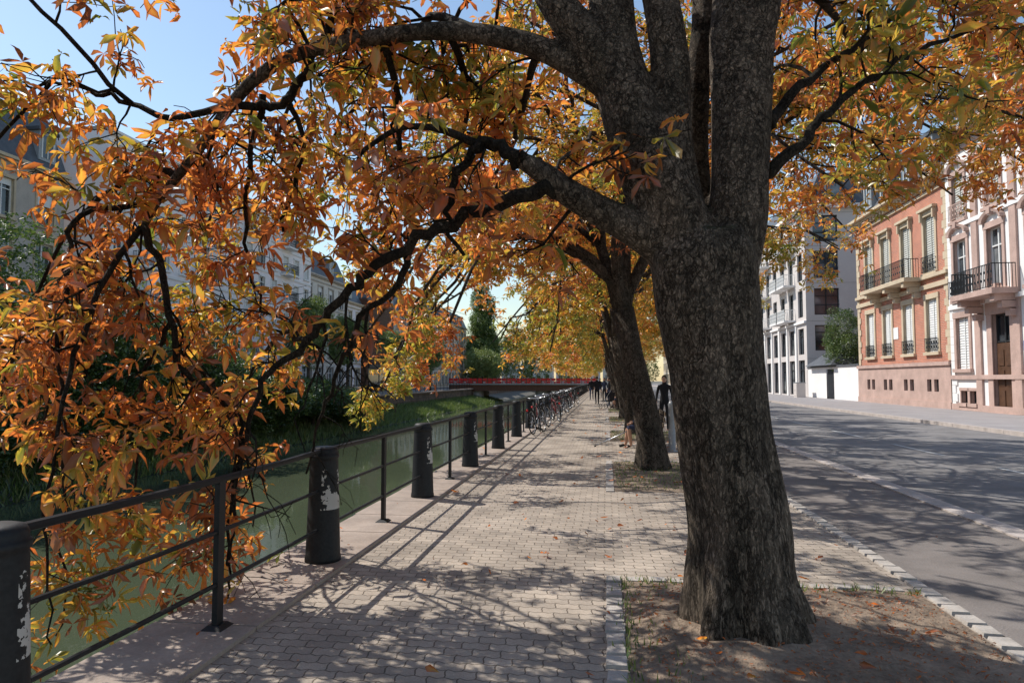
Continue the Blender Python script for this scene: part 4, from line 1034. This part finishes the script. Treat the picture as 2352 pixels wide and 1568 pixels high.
# ------------------------------------------------------------------ people
def person(name,loc,rot,pose,top='cloth_black',legs='cloth_black',shoes='rubber',hair='hairm',scale=1.0,barelegs=False,longhair=False):
    J={}
    if pose in('stand','walk'):
        s=.0 if pose=='stand' else 1
        J=dict(pel=(0,0,.94,.125,.1),spi=(0,0,1.14,.12,.095),che=(0,0,1.34,.145,.1),nek=(0,.0,1.47,.055,.055),hed=(0,.02,1.56,.06,.06),
          hpR=(.09,0,.88,.09,.09),knR=(.10,.03+.16*s,.49,.058,.058),anR=(.10,-.02+.26*s,.09,.04,.04),toR=(.11,.12+.28*s,.045,.035,.03),
          hpL=(-.09,0,.88,.09,.09),knL=(-.10,.03-.06*s,.49,.058,.058),anL=(-.10,-.02-.36*s,.09+.08*s,.04,.04),toL=(-.11,.12-.34*s,.045+.02*s,.035,.03),
          shR=(.17,0,1.4,.06,.06),elR=(.24,-.02-.12*s,1.13,.043,.043),wrR=(.25,.06-.1*s,.90,.03,.03),
          shL=(-.17,0,1.4,.06,.06),elL=(-.24,-.02+.08*s,1.13,.043,.043),wrL=(-.25,.06+.2*s,.91+.02*s,.03,.03))
    else:
        J=dict(pel=(0,0,.5,.13,.11),spi=(0,.02,.72,.12,.1),che=(0,.06,.93,.145,.1),nek=(0,.09,1.06,.055,.055),hed=(0,.12,1.15,.06,.06),
          hpR=(.09,.03,.5,.09,.09),knR=(.13,.44,.52,.062,.062),anR=(.12,.5,.09,.04,.04),toR=(.13,.66,.045,.035,.03),
          hpL=(-.09,.03,.5,.09,.09),knL=(-.13,.44,.52,.062,.062),anL=(-.12,.38,.09,.04,.04),toL=(-.13,.54,.045,.035,.03),
          shR=(.17,.06,.99,.06,.06),elR=(.22,.12,.74,.043,.043),wrR=(.13,.32,.63,.03,.03),
          shL=(-.17,.06,.99,.06,.06),elL=(-.22,.12,.74,.043,.043),wrL=(-.13,.32,.63,.03,.03))
    E=[('pel','spi'),('spi','che'),('che','nek'),('nek','hed')]
    for q in 'RL':
        E+=[('pel','hp'+q),('hp'+q,'kn'+q),('kn'+q,'an'+q),('an'+q,'to'+q),('che','sh'+q),('sh'+q,'el'+q),('el'+q,'wr'+q)]
        w=Vector(J['wr'+q][:3]); e_=Vector(J['el'+q][:3]); d=(w-e_).normalized(); sx=1 if q=='R' else -1
        lat=Vector((0,1,0)); lat=(lat-d*lat.dot(d)).normalized(); inn=Vector((-sx,0,0))
        pm=w+d*.07; J['pm'+q]=(*pm,.034,.022); E.append(('wr'+q,'pm'+q))
        for k,(o_,L) in enumerate(((-.03,.06),(-.01,.075),(.01,.07),(.028,.055))):
            a=pm+lat*o_+d*.035; b_=a+d*L*.55+inn*.006; c_=b_+d*L*.45+inn*.02
            for nm,v in (('a',a),('b',b_),('c',c_)): J['f%d%s%s'%(k,nm,q)]=(*v,.009,.009)
            E+=[('pm'+q,'f%da%s'%(k,q)),('f%da%s'%(k,q),'f%db%s'%(k,q)),('f%db%s'%(k,q),'f%dc%s'%(k,q))]
        a=w+d*.035+lat*.035; b_=a+d*.03+lat*.02+inn*.01
        J['ta'+q]=(*a,.011,.011);J['tb'+q]=(*b_,.009,.009); E+=[('wr'+q,'ta'+q),('ta'+q,'tb'+q)]
    keys=list(J); me=bpy.data.meshes.new('skel'); me.from_pydata([J[k][:3] for k in keys],[(keys.index(a),keys.index(b_)) for a,b_ in E],[])
    o=bpy.data.objects.new('skel',me); COL.objects.link(o)
    sk=o.modifiers.new('Skin','SKIN'); sk.branch_smoothing=.3
    for i,k in enumerate(keys):
        o.data.skin_vertices[0].data[i].radius=(J[k][3],J[k][4]); o.data.skin_vertices[0].data[i].use_root=(k=='pel')
    ss=o.modifiers.new('s','SUBSURF'); ss.levels=2
    dg=bpy.context.evaluated_depsgraph_get(); ev=o.evaluated_get(dg); m2=bpy.data.meshes.new_from_object(ev)
    bpy.data.objects.remove(o)
    mats=[M[top],M[legs],M['skin'],M[shoes],M[hair],M['cloth_white']]
    m2.materials.clear()
    for m in mats: m2.materials.append(m)
    def lab(a,b_):
        if a in('nek',) or a[:2] in('wr','pm','ta') or a[0]=='f': return 2
        if a[:2]=='an': return 3
        if a[:2]=='kn': return 2 if barelegs else 1
        if a[:2]=='hp' or b_[:2]=='hp': return 1
        return 0
    segs=[(Vector(J[a][:3]),Vector(J[b_][:3]),lab(a,b_),J[a][3]) for a,b_ in E]
    for pl in m2.polygons:
        c=pl.center; best=9;L=0
        for a,b_,l,rr in segs:
            ab=b_-a; t=max(0,min(1,(c-a).dot(ab)/max(ab.length_squared,1e-9))); dd=(c-a-ab*t).length-rr*.6
            if dd<best: best=dd;L=l
        pl.material_index=L; pl.use_smooth=True
    # head
    hb=MB(); hx,hy,hz=J['hed'][:3]; hz+=.055
    hb.sphere((hx,hy,hz),(.074,.093,.115),'skin',16,12)
    hb.sphere((hx,hy+.062,hz-.07),(.045,.035,.04),'skin',10,8)
    hb.hexa([(hx-.014,hy+.085,hz-.03),(hx+.014,hy+.085,hz-.03),(hx+.006,hy+.08,hz+.02),(hx-.006,hy+.08,hz+.02),(hx-.012,hy+.113,hz-.028),(hx+.012,hy+.113,hz-.028),(hx+.005,hy+.093,hz+.02),(hx-.005,hy+.093,hz+.02)],'skin')
    for sx in (-1,1):
        hb.sphere((hx+sx*.03,hy+.082,hz+.005),(.012,.01,.008),'cloth_white',8,6); hb.sphere((hx+sx*.03,hy+.09,hz+.005),(.006,.004,.006),'hairm',6,5)
        hb.sphere((hx+sx*.075,hy-.005,hz-.005),(.012,.022,.032),'skin',8,6)
    hb.sphere((hx,hy+.088,hz-.058),(.024,.008,.007),'cloth_red',8,5)
    hb.sphere((hx,hy-.018,hz+.028),(.086,.098,.104),hair,16,12,-.35)
    if longhair: hb.sphere((hx,hy-.05,hz-.07),(.075,.055,.16),hair,12,10)
    e=empty(name,loc,rot); e.scale=(scale,)*3
    link('body',m2,e); hb.obj('head',e,True)
    return e
person('walking_pedestrian',(-.55,44,0),0.1,'walk',scale=1.04)
person('standing_pedestrian',(-.1,50,0),2.6,'stand','cloth_navy','cloth_black',scale=1.0,longhair=True)
person('walking_pedestrian',(-1.1,54,0),pi,'walk','cloth_black','cloth_navy')
person('walking_pedestrian',(-.5,60,0),pi,'walk','cloth_black','cloth_navy')
person('walking_pedestrian',(-.9,70,0),pi,'walk','cloth_navy','cloth_black')
person('standing_pedestrian',(1.86,22.4,0),2.9,'stand','cloth_black','cloth_black',longhair=True)
person('seated_person',(.96,16.4,-.02),pi/2,'sit','cloth_navy','cloth_navy',barelegs=True)
person('seated_person',(.9,38.6,0),pi/2,'sit','cloth_white','cloth_navy',barelegs=True)
person('seated_person',(.9,39.5,0),pi/2+.3,'sit','cloth_black','cloth_black')
person('standing_pedestrian',(.2,42,0),1.4,'stand','cloth_black','cloth_navy')
def bench(loc,L=1.8):
    b=MB()
    for i in range(4): b.box(-.22+i*.115,-.13+i*.115,-L/2,L/2,.40,.43,'bench_wood')
    for i in range(3): b.box(.25+i*.02,.275+i*.02,-L/2,L/2,.55+i*.12,.64+i*.12,'bench_wood')
    for y in (-L/2+.2,L/2-.25):
        b.box(-.2,-.15,y,y+.05,0,.4,'iron');b.box(.2,.25,y,y+.05,0,.5,'iron');b.box(-.22,.24,y,y+.05,.37,.399,'iron')
        b.tube([(.24,y+.025,.4),(.29,y+.025,.9)],[.02,.02],6,'iron'); b.tube([(-.2,y+.025,.4),(-.22,y+.025,.62),(.25,y+.025,.64)],[.015]*3,6,'iron')
    o=b.obj('park_bench'); o.location=loc
bench((1.0,16.4,0)); bench((.93,39,0))
b=MB(); b.tube([(-.27,16.55,.02),(.2,16.45,.24),(.7,16.3,.5)],[.014,.014,.016],8,'steel'); b.tube([(.7,16.3,.5),(.76,16.38,.53),(.74,16.44,.5)],[.018]*3,8,'rubber'); b.tube([(-.28,16.552,.0),(-.25,16.545,.03)],[.02,.018],8,'rubber'); b.obj('walking_stick',None,True)
# stroller
b=MB()
for x,y in ((-.2,-.3),(.2,-.3),(-.2,.35),(.2,.35)):
    n=16; R=.12; b.tube([(x,y+R*math.cos(2*pi*k/n),.13+R*math.sin(2*pi*k/n)) for k in range(n+1)],[.016]*(n+1),6,'rubber',False); b.tube([(x-.02,y,.13),(x+.02,y,.13)],[.03,.03],8,'steel')
for x in (-.2,.2):
    b.tube([(x,.35,.13),(x,0,.5),(x,-.45,1.02)],[.013]*3,6,'steel'); b.tube([(x,-.3,.13),(x,.05,.55)],[.013]*2,6,'steel')
b.tube([(-.2,-.45,1.02),(.2,-.45,1.02)],[.018]*2,8,'rubber')
b.hexa([(-.18,-.15,.4),(.18,-.15,.4),(.18,.3,.42),(-.18,.3,.42),(-.18,-.25,.5),(.18,-.25,.5),(.18,.3,.47),(-.18,.3,.47)],'cloth_black')
b.hexa([(-.18,-.3,.45),(.18,-.3,.45),(.18,-.2,.45),(-.18,-.2,.45),(-.18,-.4,.9),(.18,-.4,.9),(.18,-.32,.9),(-.18,-.32,.9)],'cloth_black')
for k in range(5):
    a0=k*.3; b.hexa([(-.19,-.35+.38*math.sin(a0),.62+.36*math.cos(a0)),(.19,-.35+.38*math.sin(a0),.62+.36*math.cos(a0)),(.19,-.35+.38*math.sin(a0+.3),.62+.36*math.cos(a0+.3)),(-.19,-.35+.38*math.sin(a0+.3),.62+.36*math.cos(a0+.3)),(-.19,-.35+.36*math.sin(a0),.62+.34*math.cos(a0)),(.19,-.35+.36*math.sin(a0),.62+.34*math.cos(a0)),(.19,-.35+.36*math.sin(a0+.3),.62+.34*math.cos(a0+.3)),(-.19,-.35+.36*math.sin(a0+.3),.62+.34*math.cos(a0+.3))],'cloth_navy')
o=b.obj('baby_stroller',None,False); o.location=(.1,38.2,0); o.rotation_euler=(0,0,.8)
# steel post by the cycle path, utility cabinet by the modern building
b=MB(); b.tube([(0,0,0),(0,0,.02),(0,0,.03),(0,0,1.02),(0,0,1.05),(0,0,1.12)],[.12,.12,.08,.075,.085,.05],18,'zinc'); o=b.obj('steel_bollard',None,True); o.location=(1.46,15.7,0)
b=MB(); b.box(-.35,.35,-.5,.5,0,1.2,'modern'); b.box(-.38,.38,-.53,.53,1.2,1.26,'zinc'); b.box(-.37,-.351,-.45,-.02,.1,1.1,'modern'); b.box(-.37,-.351,.02,.45,.1,1.1,'modern'); b.box(-.39,-.371,-.02,.02,.5,.62,'iron'); o=b.obj('utility_cabinet'); o.location=(16.2,60.5,.12)

# ------------------------------------------------------------------ light, sky, camera
w=bpy.data.worlds.new('World'); sc.world=w; w.use_nodes=True; nt=w.node_tree
bg=nt.nodes['Background']; sky=nt.nodes.new('ShaderNodeTexSky'); sky.sky_type='NISHITA'; sky.sun_disc=False
sdir=Vector((-.84,.34,1.02)).normalized()
sky.sun_elevation=math.asin(sdir.z); sky.sun_rotation=math.atan2(sdir.x,sdir.y)
sky.air_density=1.4; sky.dust_density=.4; sky.ozone_density=2.2
nt.links.new(sky.outputs[0],bg.inputs[0]); bg.inputs[1].default_value=.15
L=bpy.data.lights.new('sun','SUN'); L.energy=5.0; L.angle=math.radians(.5); L.color=(1,.945,.86)
o=bpy.data.objects.new('sun',L); COL.objects.link(o); o.rotation_euler=sdir.to_track_quat('Z','Y').to_euler(); o.location=(-20,10,30)
cam=bpy.data.cameras.new('camera'); cam.lens=24; cam.sensor_width=36; cam.clip_start=.05; cam.clip_end=2000
o=bpy.data.objects.new('camera',cam); COL.objects.link(o); o.location=(0,0,1.6); o.rotation_euler=(math.radians(93.2),0,YAW); sc.camera=o
